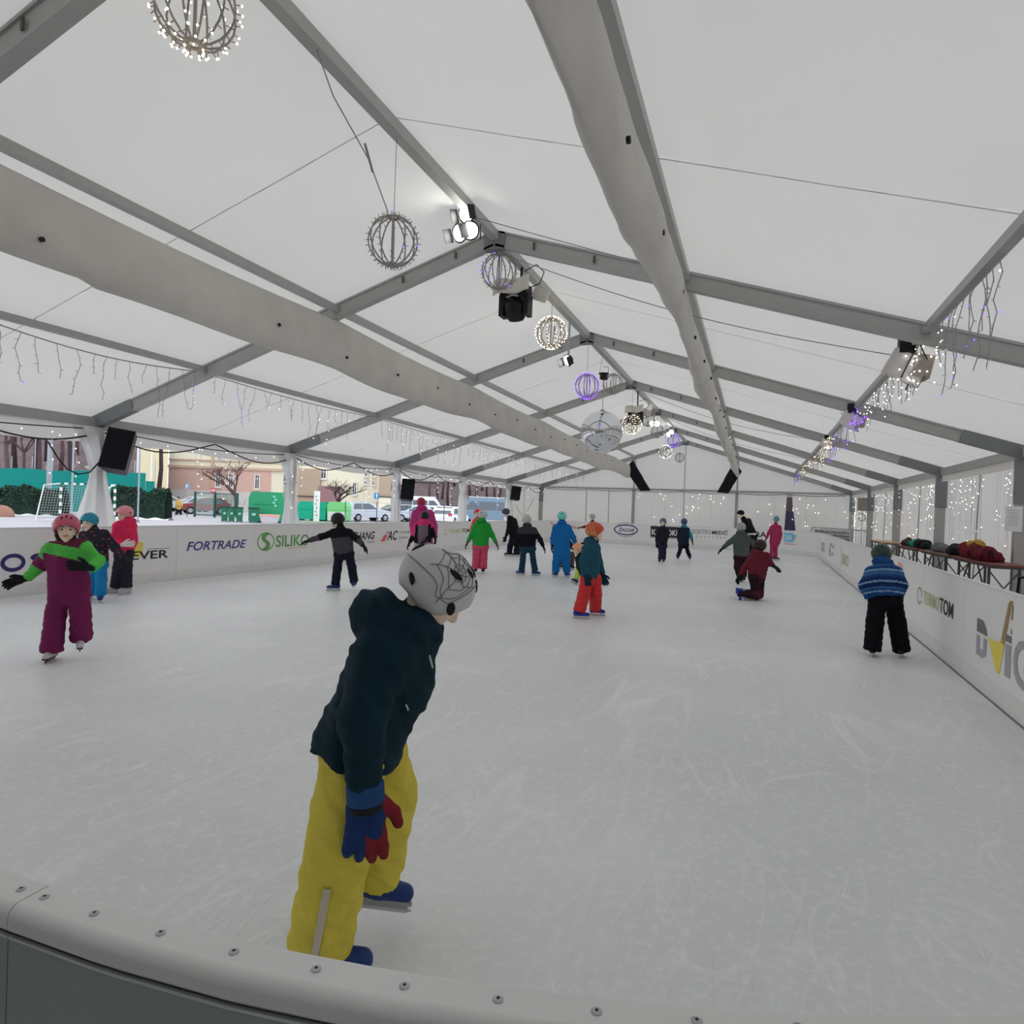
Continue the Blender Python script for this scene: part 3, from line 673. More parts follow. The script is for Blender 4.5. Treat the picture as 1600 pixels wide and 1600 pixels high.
skin = M('skin', P(205, 165, 145, .52), .55, 0, .05, 30); hairm = M('hair_brown', P(70, 52, 40), .6, 0, .3, 60); eyem = M('eye_dark', (.012, .01, .01), .25); lipm = M('lip', P(150, 85, 80), .5)
strapm = M('strap_black', (.01, .01, .012), .6); ventm = M('vent_dark', (.012, .012, .013), .8)
bladem = M('blade_steel', (.55, .56, .58), .3, .8); holdm = M('blade_holder_white', (.62, .62, .64), .4)
def cloth(name, *c, k=.64, bump=.25):
    m_ = sum(c) / 3; c = [x + (m_ - x) * .10 for x in c]
    return M('cloth_' + name, P(*c, k), .8, 0, .16, 14, bump, 45, spec=.12)

def person(label, g, J, s=1.0, fwd=(0, 1), hf=None, hup=None, D=None, jac=None, pan=None, jcol=None, jmats=None, pcol=None, pmats=None, hem=None, helm=None, hstyle='full', gl=blackf, gl3=None, sk=blackp, holder=None,
           foot=None, lift=(), body=1.0, arm=1.0, leg=1.0, hand=None, hood=None, overall=False, hs=None, face=False, hair=None, beanie=False, group=None, collar=.06, flare=1.0, skate=True, amp=.0026, hem_n=None, vents=True, strap=True, hscale=1.0, gs=1.0, legw=None, cuffcut=True, nm='person', fl=0.0, cuff=.012, hside=None, legk=.014, helmo=None):
    gp = G(*g, fl); D = D or depth_of(gp)
    J = {k: W(v[0], v[1], D + (v[2] if len(v) > 2 else 0)) for k, v in J.items()}
    lod = 0 if D < 7.5 else 1; h = .0085 if D < 3 else .011 if D < 8 else .0145 if D < 13 else .018
    global HR, HF
    HF0, HR0 = HF, HR; HF = nrm((gp - CAMP) * np.array([1, 1, 0])); HR = np.array([HF[1], -HF[0], 0.0])   # right / away as seen from the viewer's stand
    F3 = nrm(HR * fwd[0] + HF * fwd[1]); hd = nrm(HR * hf[0] + HF * hf[1] + UP * (hf[2] if len(hf) > 2 else 0)) if hf else F3
    sks = .95 * s; ank = .125 * sks
    for q in ('a', 'b'):
        if q not in lift: J['an' + q][2] = ank + fl
    pel, nk = J['pel'], J['nk']; up = nrm(nk - pel); base = np.array([pel[0], pel[1], fl]); t = empty(nm, base, label, 'person', group)
    x_, f_, z_ = ortho(hd, np.array(hup[0] * HR + hup[1] * UP + hup[2] * HF) if hup else UP)
    hs = hs or (.86 + .14 * s) * 1.0; hc = J['hd']
    A = np.stack([x_, f_, z_])
    # body: one continuous figure with head, nose, ears, chin and limbs
    b = Sdf(.03); r = s
    b.cone('t', pel, pel + (nk - pel) * .8, .085 * r, .09 * r); b.cone('t', J['sha'], J['shb'], .045 * r); b.cone('n', nk - up * .05, hc - z_ * .06 * hs, .043 * hs, .046 * hs)
    for q in 'ab':
        b.cone('t', J['sh' + q], J['el' + q], .036 * r, .03 * r); b.cone('t', J['el' + q], J['wr' + q], .03 * r, .022 * r)
        b.cone('t', J['hp' + q], J['kn' + q], .06 * r, .045 * r); b.cone('t', J['kn' + q], J['an' + q], .045 * r, .03 * r)
    b.ell('h', hc + z_ * .012 * hs, (.072 * hs, .09 * hs, .088 * hs), A, .02); b.ell('h', hc + f_ * .03 * hs - z_ * .045 * hs, (.056 * hs, .058 * hs, .068 * hs), A, .025)
    b.cone('h', hc + f_ * .088 * hs - z_ * .0 * hs, hc + f_ * .102 * hs - z_ * .03 * hs, .009 * hs, .014 * hs, .014); b.cone('h', hc + f_ * .072 * hs - z_ * .098 * hs, hc + f_ * .076 * hs - z_ * .1 * hs, .022 * hs, None, .02)
    for q in (-1, 1): b.ell('h', hc + x_ * q * .074 * hs - z_ * .01 * hs, (.012 * hs, .022 * hs, .03 * hs), A, .01)
    for q in (-1, 1): b.cone('h', hc + f_ * .076 * hs + z_ * .018 * hs + x_ * q * .018 * hs, hc + f_ * .066 * hs + z_ * .02 * hs + x_ * q * .042 * hs, .011 * hs, None, .012)
    bo = b.obj('body', min(h, .0095) if face else h, [skin], t)
    if face:
        for q in (-1, 1):
            m = MB(); m.ball(hc + f_ * .083 * hs + x_ * q * .031 * hs + z_ * .0 * hs, (.014 * hs, .006 * hs, .007 * hs), 8, 6, A); m.build('eye', eyem, bo)
            m = MB(); m.tube([hc + f_ * (.088 - .012 * w) * hs + x_ * q * (.018 + .03 * w) * hs + z_ * (.023 + .003 * math.sin(w * 3)) * hs for w in (0, .5, 1)], .0035 * hs, 5); m.build('eyebrow', hairm, bo)
        m = MB(); m.ball(hc + f_ * .086 * hs - z_ * .06 * hs, (.022 * hs, .01 * hs, .007 * hs), 10, 6, A); m.build('mouth', lipm, bo)
    if hair:
        for (dx, dy, dz, l, rr) in hair:
            m = MB(); p0 = hc + x_ * dx + f_ * dy + z_ * dz; m.tube([p0 + UP * (-l * w) + x_ * .012 * math.sin(w * 5) for w in np.linspace(0, 1, 7)], [rr * (1 - .55 * w) for w in np.linspace(0, 1, 7)], 8); m.build('hair', hairm, t, smooth=True)
    # jacket
    jm = jmats or [jac]
    j = Sdf(.045); j.amp = amp; j.seed = int(g[0]); bw = body * s
    hemp = W(*hem, D) if hem else pel - up * .06
    ctr = lambda w: pel + (nk - pel) * w
    j.cone('torso', pel - up * .12, ctr(.55), .125 * bw * flare, .118 * bw); j.cone('torso', ctr(.55), ctr(.86), .118 * bw, .09 * bw)
    for q in 'ab':
        si = J['sh' + q] + (nk - J['sh' + q]) * .22 - up * .03; j.cone('torso', si, J['hp' + q] + (pel - J['hp' + q]) * .1 - up * .10, .083 * bw, .095 * bw * flare)
        j.cone('up' + q, J['sh' + q], J['el' + q], .068 * arm * s, .06 * arm * s); j.cone('lo' + q, J['el' + q], J['wr' + q], .058 * arm * s, .047 * arm * s, .025)
    j.cone('torso', J['sha'] + (nk - J['sha']) * .1, J['shb'] + (nk - J['shb']) * .1, .07 * bw)
    j.cone('collar', ctr(.9), nk + up * collar * .6, .08 * bw, .066 * s)
    if hood:
        for (dx, dy, dz, rr) in hood: j.ell('hood', nk + np.cross(F3, UP) * dx * s + F3 * dy * s + UP * dz * s, (rr[0] * s, rr[1] * s, rr[2] * s), np.stack([np.cross(F3, UP), F3, UP]), .03)
    j.cut(('torso',), hemp, hem_n if hem_n is not None else -up)
    for q in 'ab':
        d = nrm(J['wr' + q] - J['el' + q]); j.cut(('lo' + q,), J['wr' + q] + d * .02 * s, d)
    if not overall: j.obj('jacket', h, jm, t, col=jcol)
    # trousers or one-piece suit
    lg = legw or (.092, .086, .082)
    p = Sdf(.035); p.amp = amp; p.seed = int(g[0]) + 5
    p.cone('seat', J['hpa'], J['hpb'], .105 * s * leg); p.cone('seat', pel + up * .08, pel - up * .02, .105 * s * leg, .11 * s * leg)
    for q in 'ab':
        p.cone('th' + q, J['hp' + q], J['kn' + q], lg[0] * leg * s, lg[1] * leg * s, legk); p.cone('sh' + q, J['kn' + q], J['an' + q] + (J['an' + q] - J['kn' + q]) * .25, lg[1] * leg * s, lg[2] * leg * s, legk)
        if cuffcut: d = nrm(J['an' + q] - J['kn' + q]); p.cut(('sh' + q,), J['an' + q] + d * cuff, d)
    if overall:
        p.p += j.p; p.k = .04
        for c in j.cuts[1:]: p.cuts.append(c)
        p.obj('snowsuit', h, jm, t, col=jcol)
    else: p.obj('trousers', h, pmats or [pan], t, col=pcol)
    off = OFF[t.name]
    # gloves
    for n_, q in enumerate('ab'):
        d = nrm(J['wr' + q] - J['el' + q])
        if hand and hand.get(q) is not None: d = nrm(HR * hand[q][0] + HF * hand[q][1] + UP * hand[q][2])
        side = F3 - d * (d @ F3); side = nrm(side) if np.linalg.norm(side) > .2 else nrm(np.cross(d, np.cross(F3, UP)))
        if hside and hside.get(q) is not None: w_ = HR * hside[q][0] + HF * hside[q][1] + UP * hside[q][2]; side = nrm(w_ - d * (w_ @ d))
        right = (J['sh' + q] - (J['sha'] + J['shb']) / 2) @ np.cross(F3, UP) > 0
        zv = np.cross(side, d) * (-1 if right else 1)
        inst('glove', GLOVE[lod], gl, t, basis(side, d, zv, J['wr' + q] - off + d * (.03 + .055 * (gs - 1)) * s, 1.08 * s * gs), mats=[gl, gl, gl3 or gl])
    # skates
    for n_, q in enumerate('ab'):
        fd = foot.get(q) if foot and foot.get(q) is not None else None
        if fd is None: fv, uv = F3, UP
        else:
            fv = nrm(HR * fd[0] + HF * fd[1] + UP * (fd[2] if len(fd) > 2 else 0)); uv = UP if len(fd) < 6 else nrm(HR * fd[3] + HF * fd[4] + UP * fd[5])
        x2, f2, z2 = ortho(fv, uv); B = basis(x2, f2, z2, J['an' + q] - off, sks)
        bt = inst('skate' if skate else 'boot', SKATE[lod][0], sk, t, B)
        if skate:
            I4 = Matrix.Identity(4); inst('blade_holder', SKATE[lod][1], holder or holdm, bt, I4); inst('blade', SKATE[lod][2], bladem, bt, I4)
            if lod == 0: inst('buckle_strap', SKATE[lod][3], holder or holdm, bt, I4)
    # headgear
    if helm is not None:
        hb = inst('beanie' if beanie else 'helmet', HELM[(hstyle, lod)], helm, t, basis(x_, f_, z_, hc - off + z_ * .012 * hs, hs * (1.0 if not beanie else .88) * hscale))
        if vents and not beanie and D < 20:
            for a, tt in (((0, .42), (.5, .5), (-.5, .5), (math.pi, .45), (2.5, .55), (-2.5, .55), (1.5, .55), (-1.5, .55)) if lod == 0 else ((0, .45), (math.pi, .45), (1.6, .6), (-1.6, .6))):
                pt = helmet_pt(a, tt); nn = nrm(pt / np.array((HRX, HRY, HRZ)) ** 2); tn = nrm(np.cross(nn, np.cross(np.array((0, 1.0, .01)), nn))); B = basis(np.cross(tn, nn), tn, nn, pt, .8)
                inst('vent', VENT, ventm, hb, B)
        if strap and not beanie and D < 12:
            m = MB(); m.tube([hc + (x_ * math.cos(w) * .082 - z_ * (.03 + .085 * math.sin(w)) + f_ * (.0 + .06 * math.sin(w))) * hs for w in np.linspace(0, math.pi, 13)], .006 * hs, 5); m.build('chin_strap', strapm, t)
    HF, HR = HF0, HR0
    return t, J, dict(hc=hc, x=x_, f=f_, z=z_, hs=hs, D=D, h=h, F3=F3, up=up)

def hood_down(k=1.0): return [(0, -.075 * k, .03, (.10 * k, .055 * k, .055 * k)), (.06 * k, -.02, .02, (.05, .07, .04)), (-.06 * k, -.02, .02, (.05, .07, .04))]
c_ = cloth
# 1 -- the boy by the near board ------------------------------------------------------
teal = c_('dark_teal', 7, 30, 39, k=.48); yel = c_('mustard_yellow', 160, 146, 50, k=.46); stripe_g = c_('reflective_grey', 168, 160, 140)
def ycol(tg, hh, C):
    return np.zeros(len(C), int)
t1, J1, I1 = person('boy bent forward in dark teal hooded jacket and mustard yellow trousers', (520, 1515),
    dict(hd=(680, 922, .0), nk=(645, 977), pel=(566, 1150), sha=(592, 1030, -.15), shb=(628, 1020, .15), ela=(566, 1125, -.24), elb=(600, 1110, .22), wra=(570, 1212, -.24), wrb=(585, 1180, .25),
         hpa=(556, 1165, -.07), hpb=(580, 1160, .08), kna=(533, 1305, -.10), knb=(606, 1238, .16), ana=(500, 1487, -.06), anb=(584, 1362, .20)),
    s=1.13, fwd=(1, .05), hf=(.76, .04, -.64), hup=(.64, .76, 0), jmats=[teal], pan=yel, hem=(560, 1176), lift=('b',), helm=M('helmet_white', (.62, .62, .62), .4, 0, .05, 8), hs=1.13, gl=c_('glove_blue', 22, 45, 90), gl3=c_('glove_red', 110, 28, 38),
    sk=M('skate_blue', P(18, 40, 85), .45), holder=M('holder_grey', P(120, 120, 122), .45), foot=dict(a=(1, -.15, 0), b=(.93, .05, -.26)), body=1.08, arm=1.12, leg=.98, legw=(.098, .096, .094), gs=1.24, hscale=.9, hside=dict(a=(1, 0, 0)),
    hood=[(0, -.11, .03, (.12, .075, .085)), (.07, -.03, .0, (.06, .09, .06)), (-.07, -.03, .0, (.06, .09, .06)), (0, .05, -.02, (.08, .05, .05))], vents=False, strap=False, amp=.004, hand=dict(a=(.05, 0, -1)), hem_n=nrm(-.93 * UP - .30 * HR))
# helmet details: ear vents, crown seam, web lines
o = I1; hcw = o['hc'] + o['z'] * .012 * o['hs']
helm1 = [c for c in t1.children if c.name.startswith('helmet')][0]
_low = helmet_low
def helmet_low(a):                                  # full-cut shell: comes down over ears and nape, open at the face
    c = math.cos(a); b_ = abs((a + math.pi) % (2 * math.pi) - math.pi); return -.098 + .118 * max(0, (c - .25) / .75) ** 1.0 + .012 * max(0, -c) - .045 * math.exp(-((b_ - 1.2) / .42) ** 2)
helm1.data = helmet_mesh(64, 22)
helm1.material_slots[0].link = 'OBJECT'; helm1.material_slots[0].material = MATS['helmet_white']
def hw(a, tt, off=.002): q = helmet_pt(a, tt, off) * o['hs'] * .9; return hcw + o['x'] * q[0] + o['f'] * q[1] + o['z'] * q[2]
for lab, a, tt, ln, wd, ti in (('v', .98, .80, .05, .016, .7), ('v', 2.35, .80, .045, .011, .3), ('v', .45, .33, .04, .009, 0), ('v', .95, .30, .035, .009, 0), ('v', 1.5, .34, .045, .012, 0), ('v', .25, .62, .04, .011, 0), ('v', -.25, .62, .04, .011, 0), ('v', math.pi, .5, .04, .012, 0)):
    c = hw(a, tt, .0); nn = nrm(c - hcw); d = nrm(o['f'] - nn * (o['f'] @ nn)); d = nrm(d * math.cos(ti) - np.cross(nn, d) * math.sin(ti)); m = MB(); m.ball(c, (wd, ln * .62, .006), 12, 6, np.stack([np.cross(d, nn), d, nn])); m.build('vent', ventm, helm1, smooth=True)
greyl = M('helmet_web_print', P(92, 92, 94), .6)
m = MB()                                            # crown edge running round the helmet
m.tube([hw(a, .60 - .04 * math.cos(a)) for a in np.linspace(0, 2 * math.pi, 49)], .0018, 5); m.build('shell_seam', greyl, helm1)
m = MB(); A0, T0 = 1.2, .22
def wp(r, th): return hw(1.57 + r * math.cos(th) * 1.0 - .15, max(.03, .30 - r * math.sin(th) * .33))
for th in np.linspace(0, 2 * math.pi, 9)[:-1]: m.tube([wp(.05 + 1.0 * w, th + .08 * math.sin(w * 3)) for w in np.linspace(0, 1, 9)], .0017, 4)
for rr in (.28, .55, .85):
    pts = []
    for k in range(8):
        for w in np.linspace(0, 1, 5)[:-1]: th = 2 * math.pi * (k + w) / 8; pts.append(wp(rr * (1 - .16 * math.sin(math.pi * w)), th))
    pts.append(pts[0]); m.tube(pts, .0015, 4)
m.build('web_print', greyl, helm1)
m = MB(); m.tube([hw(a, 1.0, -.004) for a in np.linspace(0, 2 * math.pi, 49)], .005, 6); m.build('rim_trim', M('rim_grey', P(130, 130, 130), .5), helm1)
helmet_low = _low
# reflective stripe down the outer trouser leg, zips, cuff band
ka, aa = J1['kna'], J1['ana']; tc = nrm(CAMP - (ka + aa) / 2); dl = nrm(aa - ka); side = nrm(tc - dl * (tc @ dl)); wv = np.cross(dl, side)
m = MB(); rr = .095 * 1.13
def st(w, e): c = ka + (aa - ka) * (.28 + .72 * w); return c + (side * math.cos(e) + wv * math.sin(e)) * (rr * (1 - .05 * w) + .004)
m.grid(9, 4, lambda u, v: st(u, -.02 + .22 * v)); mo = m.build('reflective_stripe', stripe_g, t1); mo.modifiers.new('thick', 'SOLIDIFY').thickness = .004
m = MB(); d = nrm(J1['wra'] - J1['ela']); x, f, z = ortho(d, HF); m.lathe(J1['wra'] + d * .045, [(.050, -.028), (.058, -.02), (.058, .03), (.05, .036)], 16, np.stack([x, z, d])); m.build('glove_cuff', c_('glove_cuff_blue', 30, 62, 105), t1, smooth=True)
m = MB(); m.lathe(J1['wra'] + d * .088, [(.05, -.014), (.053, -.01), (.053, .01), (.05, .014)], 16, np.stack([x, z, d])); m.build('cuff_strap', blackf, t1, smooth=True)
zipm = M('zip_grey', P(130, 140, 140), .5)
for (u1, v1, u2, v2, dd) in ((663, 985, 664, 1002, -.11), (671, 1024, 676, 1044, -.12), (632, 1096, 638, 1110, -.13), (594, 1162, 599, 1172, -.14)):
    m = MB(); m.tube([W(u1 + (u2 - u1) * w, v1 + (v2 - v1) * w, I1['D'] + dd) for w in (0, .5, 1)], .0035, 5); m.build('zip_pull', zipm, t1)

# 2 -- girl in green and maroon snowsuit ----------------------------------------------------
mar = c_('maroon', 105, 28, 72); grn = c_('bright_green', 72, 170, 66); mar2 = c_('maroon_dark', 92, 30, 55)
g2 = (78, 1031); D2 = depth_of(G(*g2))
def gcol(tg, hh, C):
    q = (C - CAMP) @ RC; uu = 800 + FPX * q[:, 0] / q[:, 1]; vv = 800 - FPX * q[:, 2] / q[:, 1]; r = np.zeros(len(C), int)
    to = np.isin(tg, ['torso', 'collar', 'hood', 'seat']); top = 845 + (uu - 65) * .20; bot = 863 + (uu - 65) * .22
    r[to & (vv > top) & (vv < bot)] = 1; r[to & (vv <= top)] = 2
    r[(tg == 'upb')] = 1; r[tg == 'lob'] = 1; r[(tg == 'upa') & (hh < .45)] = 1; r[(tg == 'loa') & (hh > .05)] = 1
    return r
person('girl gliding in maroon and bright green snowsuit and pink helmet', g2,
    dict(hd=(104, 826, -.02), nk=(105, 846), pel=(108, 908), sha=(79, 860), shb=(131, 857), ela=(62, 884), elb=(153, 877, .02), wra=(44, 902, -.05), wrb=(144, 887, -.16), hpa=(96, 917), hpb=(121, 916), kna=(87, 960, -.03), knb=(126, 958), ana=(81, 1010, -.02), anb=(127, 992, .1)),
    s=1.0, fwd=(-.15, -1), hf=(-.05, -1, -.05), jmats=[mar, grn, mar2], jcol=gcol, overall=True, hstyle='bike', helm=M('helmet_pink', P(150, 68, 86), .35), hs=1.0, gl=blackf, sk=M('skate_white', (.62, .6, .6), .45), lift=('b',), holder=M('skate_dark_red', P(60, 22, 32), .5),
    foot=dict(a=(-.35, -1, 0), b=(-.1, -1, -.2)), face=True, hand=dict(a=(-.93, -.1, -.33), b=(-.95, -.2, .15)), hside=dict(a=(0, -.3, 1), b=(0, -.3, 1)), legw=(.092, .086, .098), cuff=.035, hair=[(.06, .0, -.03, .10, .02), (.068, .01, -.02, .12, .016)], body=1.0, leg=1.0)
zm = M('zip_pale', P(180, 140, 110), .5)
# 3 -- girl with the teal helmet ----------------------------------------------------
dfl = c_('dark_floral', 34, 34, 44); flo = c_('floral_red', 110, 45, 60); blu = c_('sky_blue', 20, 110, 165)
def fcol(tg, hh, C): rs = np.sin(C[:, 0] * 61) * np.sin(C[:, 1] * 57 + 1) * np.sin(C[:, 2] * 66); return (rs > .42).astype(int)
person('girl in dark floral jacket and sky blue trousers with teal helmet', (156, 941),
    dict(hd=(139, 816, -.03), nk=(145, 829), pel=(150, 876), sha=(131, 838), shb=(163, 836), ela=(128, 855), elb=(180, 856), wra=(130, 872, -.1), wrb=(192, 869, -.1), hpa=(146, 882), hpb=(157, 882), kna=(145, 904, .1), knb=(158, 904, -.05), ana=(142, 924, .25), anb=(157, 929)),
    s=1.02, fwd=(-.25, -1), hf=(-.55, -.85, -.12), jmats=[dfl, flo], jcol=fcol, pan=blu, hem=(150, 880), hstyle='bike', helm=M('helmet_teal', P(28, 105, 122), .35), gl=blackf, sk=MATS['skate_blue'], face=True, hair=[(.055, -.02, -.05, .26, .024)], legw=(.08, .074, .076), foot=dict(a=(-.3, -1), b=(-.05, -1)))
# 4 -- girl in the red jacket ----------------------------------------------------
person('girl in raspberry red jacket, dark trousers and white skates beside the board', (194, 928),
    dict(hd=(194, 804), nk=(197, 816), pel=(194, 860), sha=(184, 822, -.1), shb=(206, 822, .1), ela=(178, 845, -.1), elb=(209, 845, .1), wra=(189, 851, -.18), wrb=(204, 862, .12), hpa=(189, 865), hpb=(199, 865), kna=(185, 886, -.05), knb=(198, 886), ana=(181, 908, .05), anb=(198, 911)),
    s=1.0, fwd=(-.7, -.7), hf=(-.75, -.65, -.12), jac=c_('raspberry', 205, 35, 78), pan=c_('charcoal', 38, 38, 48), hem=(194, 862), hstyle='bike', helm=M('helmet_rose', P(195, 110, 120), .4), gl=c_('glove_cream', 205, 185, 180), sk=M('skate_white_grey', (.55, .54, .55), .45), foot=dict(a=(-1, -.25), b=(-.7, -.7)), face=True, hood=hood_down(), hand=dict(a=(.8, -.4, .1)), hside=dict(a=(0, 0, 1)), legw=(.085, .08, .082))
# 5 -- child with arms spread ----------------------------------------------------
blk = c_('black', 18, 18, 24); dgr = c_('dark_grey', 62, 58, 64); nav = c_('navy_black', 22, 24, 38)
def c5(tg, hh, C):
    z0 = 0.0; r = np.zeros(len(C), int); q = (C - CAMP) @ RC; vv = 800 - FPX * q[:, 2] / q[:, 1]; uu = 800 + FPX * q[:, 0] / q[:, 1]
    r[np.isin(tg, ['torso']) & (vv > 841 - (uu - 522) * .12)] = 1; r[np.isin(tg, ['loa', 'lob']) & (hh > .05)] = 1; return r
person('child with arms spread in black and grey jacket, black helmet and blue skates', (527, 923),
    dict(hd=(527, 813), nk=(532, 825), pel=(537, 860), sha=(520, 833), shb=(546, 833), ela=(501, 839), elb=(559, 843, -.05), wra=(485, 844), wrb=(566, 851, -.1), hpa=(530, 866), hpb=(545, 866), kna=(527, 889), knb=(550, 887), ana=(524, 912), anb=(553, 908, .15)),
    s=.98, fwd=(-.35, .95), hf=(-.6, .8, -.05), jmats=[blk, dgr], jcol=c5, pan=nav, hem=(537, 865), helm=M('helmet_black', (.012, .012, .014), .35), sk=MATS['skate_blue'], foot=dict(a=(-1, .1), b=(.25, .95)), lift=('b',), legw=(.08, .078, .078))
# 6 -- magenta adult and the child before her ----------------------------------------------------
mag = c_('magenta', 160, 45, 105)
person('adult in magenta ski suit and dark red helmet behind a child', (662, 884),
    dict(hd=(658, 786), nk=(659, 795), pel=(662, 835), sha=(648, 803), shb=(673, 803), ela=(644, 820), elb=(679, 822), wra=(646, 836, -.2), wrb=(680, 838, -.2), hpa=(655, 838), hpb=(669, 838), kna=(654, 860), knb=(670, 860), ana=(653, 880), anb=(671, 880)),
    s=1.3, fwd=(0, 1), jac=mag, pan=mag, hem=(662, 840), helm=M('helmet_dark_red', P(125, 30, 55), .4), hood=hood_down())
pgj = c_('hot_pink', 190, 45, 100); g6 = c_('plum_grey', 98, 84, 92)
def c6(tg, hh, C):
    q = (C - CAMP) @ RC; vv = 800 - FPX * q[:, 2] / q[:, 1]; uu = 800 + FPX * q[:, 0] / q[:, 1]; r = np.zeros(len(C), int)
    r[(tg == 'torso') & (vv > 821)] = 1; r[(tg == 'torso') & (vv > 819) & (abs(uu - 661) > 8)] = 2; r[np.isin(tg, ['upb', 'lob']) & (vv > 824)] = 2; r[(tg == 'loa')] = 2; return r
person('child in hot pink and grey jacket with black helmet before the magenta adult', (661, 892),
    dict(hd=(664, 807), nk=(663, 816), pel=(660, 848), sha=(651, 822), shb=(673, 822), ela=(646, 836), elb=(676, 835), wra=(641, 846), wrb=(668, 842, -.1), hpa=(655, 851), hpb=(667, 851), kna=(655, 868), knb=(667, 868), ana=(654, 886), anb=(668, 886)),
    s=1.05, fwd=(.1, 1), jmats=[pgj, g6, blk], jcol=c6, pan=c_('stone', 150, 140, 140), hem=(660, 851), helm=MATS['helmet_black'], hood=hood_down(1.1), hscale=.95)
# 7 -- red child behind the green one
person('small child in red jacket and red helmet behind the green jacket', (747, 869),
    dict(hd=(746, 802), nk=(746, 809), pel=(745, 838), sha=(741, 815), shb=(752, 815), ela=(738, 824), elb=(755, 824), wra=(736, 832), wrb=(755, 832), hpa=(742, 840), hpb=(749, 840), kna=(742, 853), knb=(749, 853), ana=(742, 866), anb=(749, 866)),
    s=.98, fwd=(-.5, -.9), jac=c_('coral_red', 185, 60, 62), pan=c_('taupe', 120, 105, 110), hem=(745, 840), helm=M('helmet_red', P(170, 40, 60), .4))
# 8 -- green jacket
person('child in bright green jacket and pink trousers with white helmet', (752, 896),
    dict(hd=(754, 806), nk=(752, 815), pel=(751, 850), sha=(743, 822), shb=(762, 822), ela=(737, 836), elb=(769, 836), wra=(732, 845), wrb=(774, 846), hpa=(746, 855), hpb=(757, 855), kna=(744, 871), knb=(756, 872), ana=(743, 886), anb=(755, 888)),
    s=1.05, fwd=(0, 1), hf=(.3, .95), jac=c_('grass_green', 28, 140, 48), pan=c_('rose_pink', 180, 62, 88), hem=(751, 853), helm=M('helmet_pale', (.55, .58, .58), .4), hood=hood_down(1.05), gl=c_('glove_grey', 70, 66, 66), sk=M('skate_plum', P(48, 22, 32), .5), legw=(.082, .082, .086))
# 9 -- black leaning
person('youth in black jacket and trousers leaning beside the boards', (801, 869),
    dict(hd=(790, 801), nk=(796, 810), pel=(804, 839), sha=(796, 816, -.12), shb=(804, 813, .14), ela=(794, 828, -.14), elb=(808, 826, .15), wra=(791, 837, -.2), wrb=(806, 836, .1), hpa=(801, 843, -.06), hpb=(807, 843, .06), kna=(797, 853), knb=(808, 854), ana=(796, 863), anb=(808, 865)),
    s=1.12, fwd=(-1, -.1), hf=(-.95, -.1, -.3), jac=blk, pan=nav, hem=(805, 841), helm=M('helmet_slate', P(48, 54, 66), .4), hood=hood_down(.9), foot=dict(a=(-1, -.1), b=(-1, .1)))
# 10 -- white helmet, grey jacket
def c10(tg, hh, C):
    q = (C - CAMP) @ RC; vv = 800 - FPX * q[:, 2] / q[:, 1]; return np.where(vv < 834, 1, 0)
person('child in dark grey jacket and petrol trousers with off-white helmet', (826, 899),
    dict(hd=(823, 813), nk=(824, 822), pel=(824, 852), sha=(814, 829), shb=(835, 829), ela=(809, 843), elb=(844, 843), wra=(806, 852), wrb=(848, 852), hpa=(818, 857), hpb=(831, 857), kna=(817, 874), knb=(833, 874), ana=(815, 890), anb=(836, 890)),
    s=1.0, fwd=(0, 1), jmats=[blk, c_('graphite', 50, 50, 56)], jcol=c10, pan=c_('petrol', 24, 52, 68), hem=(824, 854), helm=M('helmet_offwhite', (.60, .57, .53), .45), foot=dict(a=(-.85, .5), b=(.85, .5)), sk=MATS['skate_blue'], hood=hood_down(), legw=(.075, .07, .078), vents=False)
# 11 -- blue snowsuit
person('child in blue snowsuit with mint green helmet', (877, 902),
    dict(hd=(878, 808), nk=(878, 818), pel=(877, 860), sha=(868, 825), shb=(888, 825), ela=(864, 841), elb=(896, 840), wra=(863, 850), wrb=(899, 849), hpa=(871, 864), hpb=(884, 864), kna=(869, 880), knb=(884, 880), ana=(868, 895), anb=(886, 896)),
    s=1.05, fwd=(0, 1), jmats=[c_('royal_blue', 14, 92, 160)], overall=True, hstyle='bike', helm=M('helmet_mint', P(85, 155, 142), .4), sk=MATS['skate_blue'], foot=dict(a=(-.4, .9), b=(.4, .9)), hood=hood_down(.9), legw=(.086, .088, .082), collar=.09)
# 12 -- child sitting on the ice behind the orange helmet, and a crouching helper
person('child sitting on the ice in lime trousers with salmon helmet', (918, 913),
    dict(hd=(902, 858, .1), nk=(907, 869, .1), pel=(918, 898, .2), sha=(903, 873, .0), shb=(914, 872, .2), ela=(904, 886, -.05), elb=(922, 884, .2), wra=(908, 895, -.1), wrb=(930, 893, .1), hpa=(913, 901, .15), hpb=(924, 901, .15), kna=(904, 891, -.02), knb=(934, 896, .0), ana=(900, 905, -.1), anb=(942, 907, -.1)),
    s=.92, fwd=(-.3, -1), hf=(-.6, -.8, -.1), jac=c_('bottle_green', 22, 40, 38), pan=c_('lime', 165, 185, 75), hem=(918, 901), helm=M('helmet_salmon', P(190, 120, 95), .4), sk=M('skate_navy', P(20, 30, 62), .5), lift=('a', 'b'), foot=dict(a=(-.35, -.5, .25), b=(.5, -.5, .3)), legw=(.07, .066, .062), cuffcut=True)
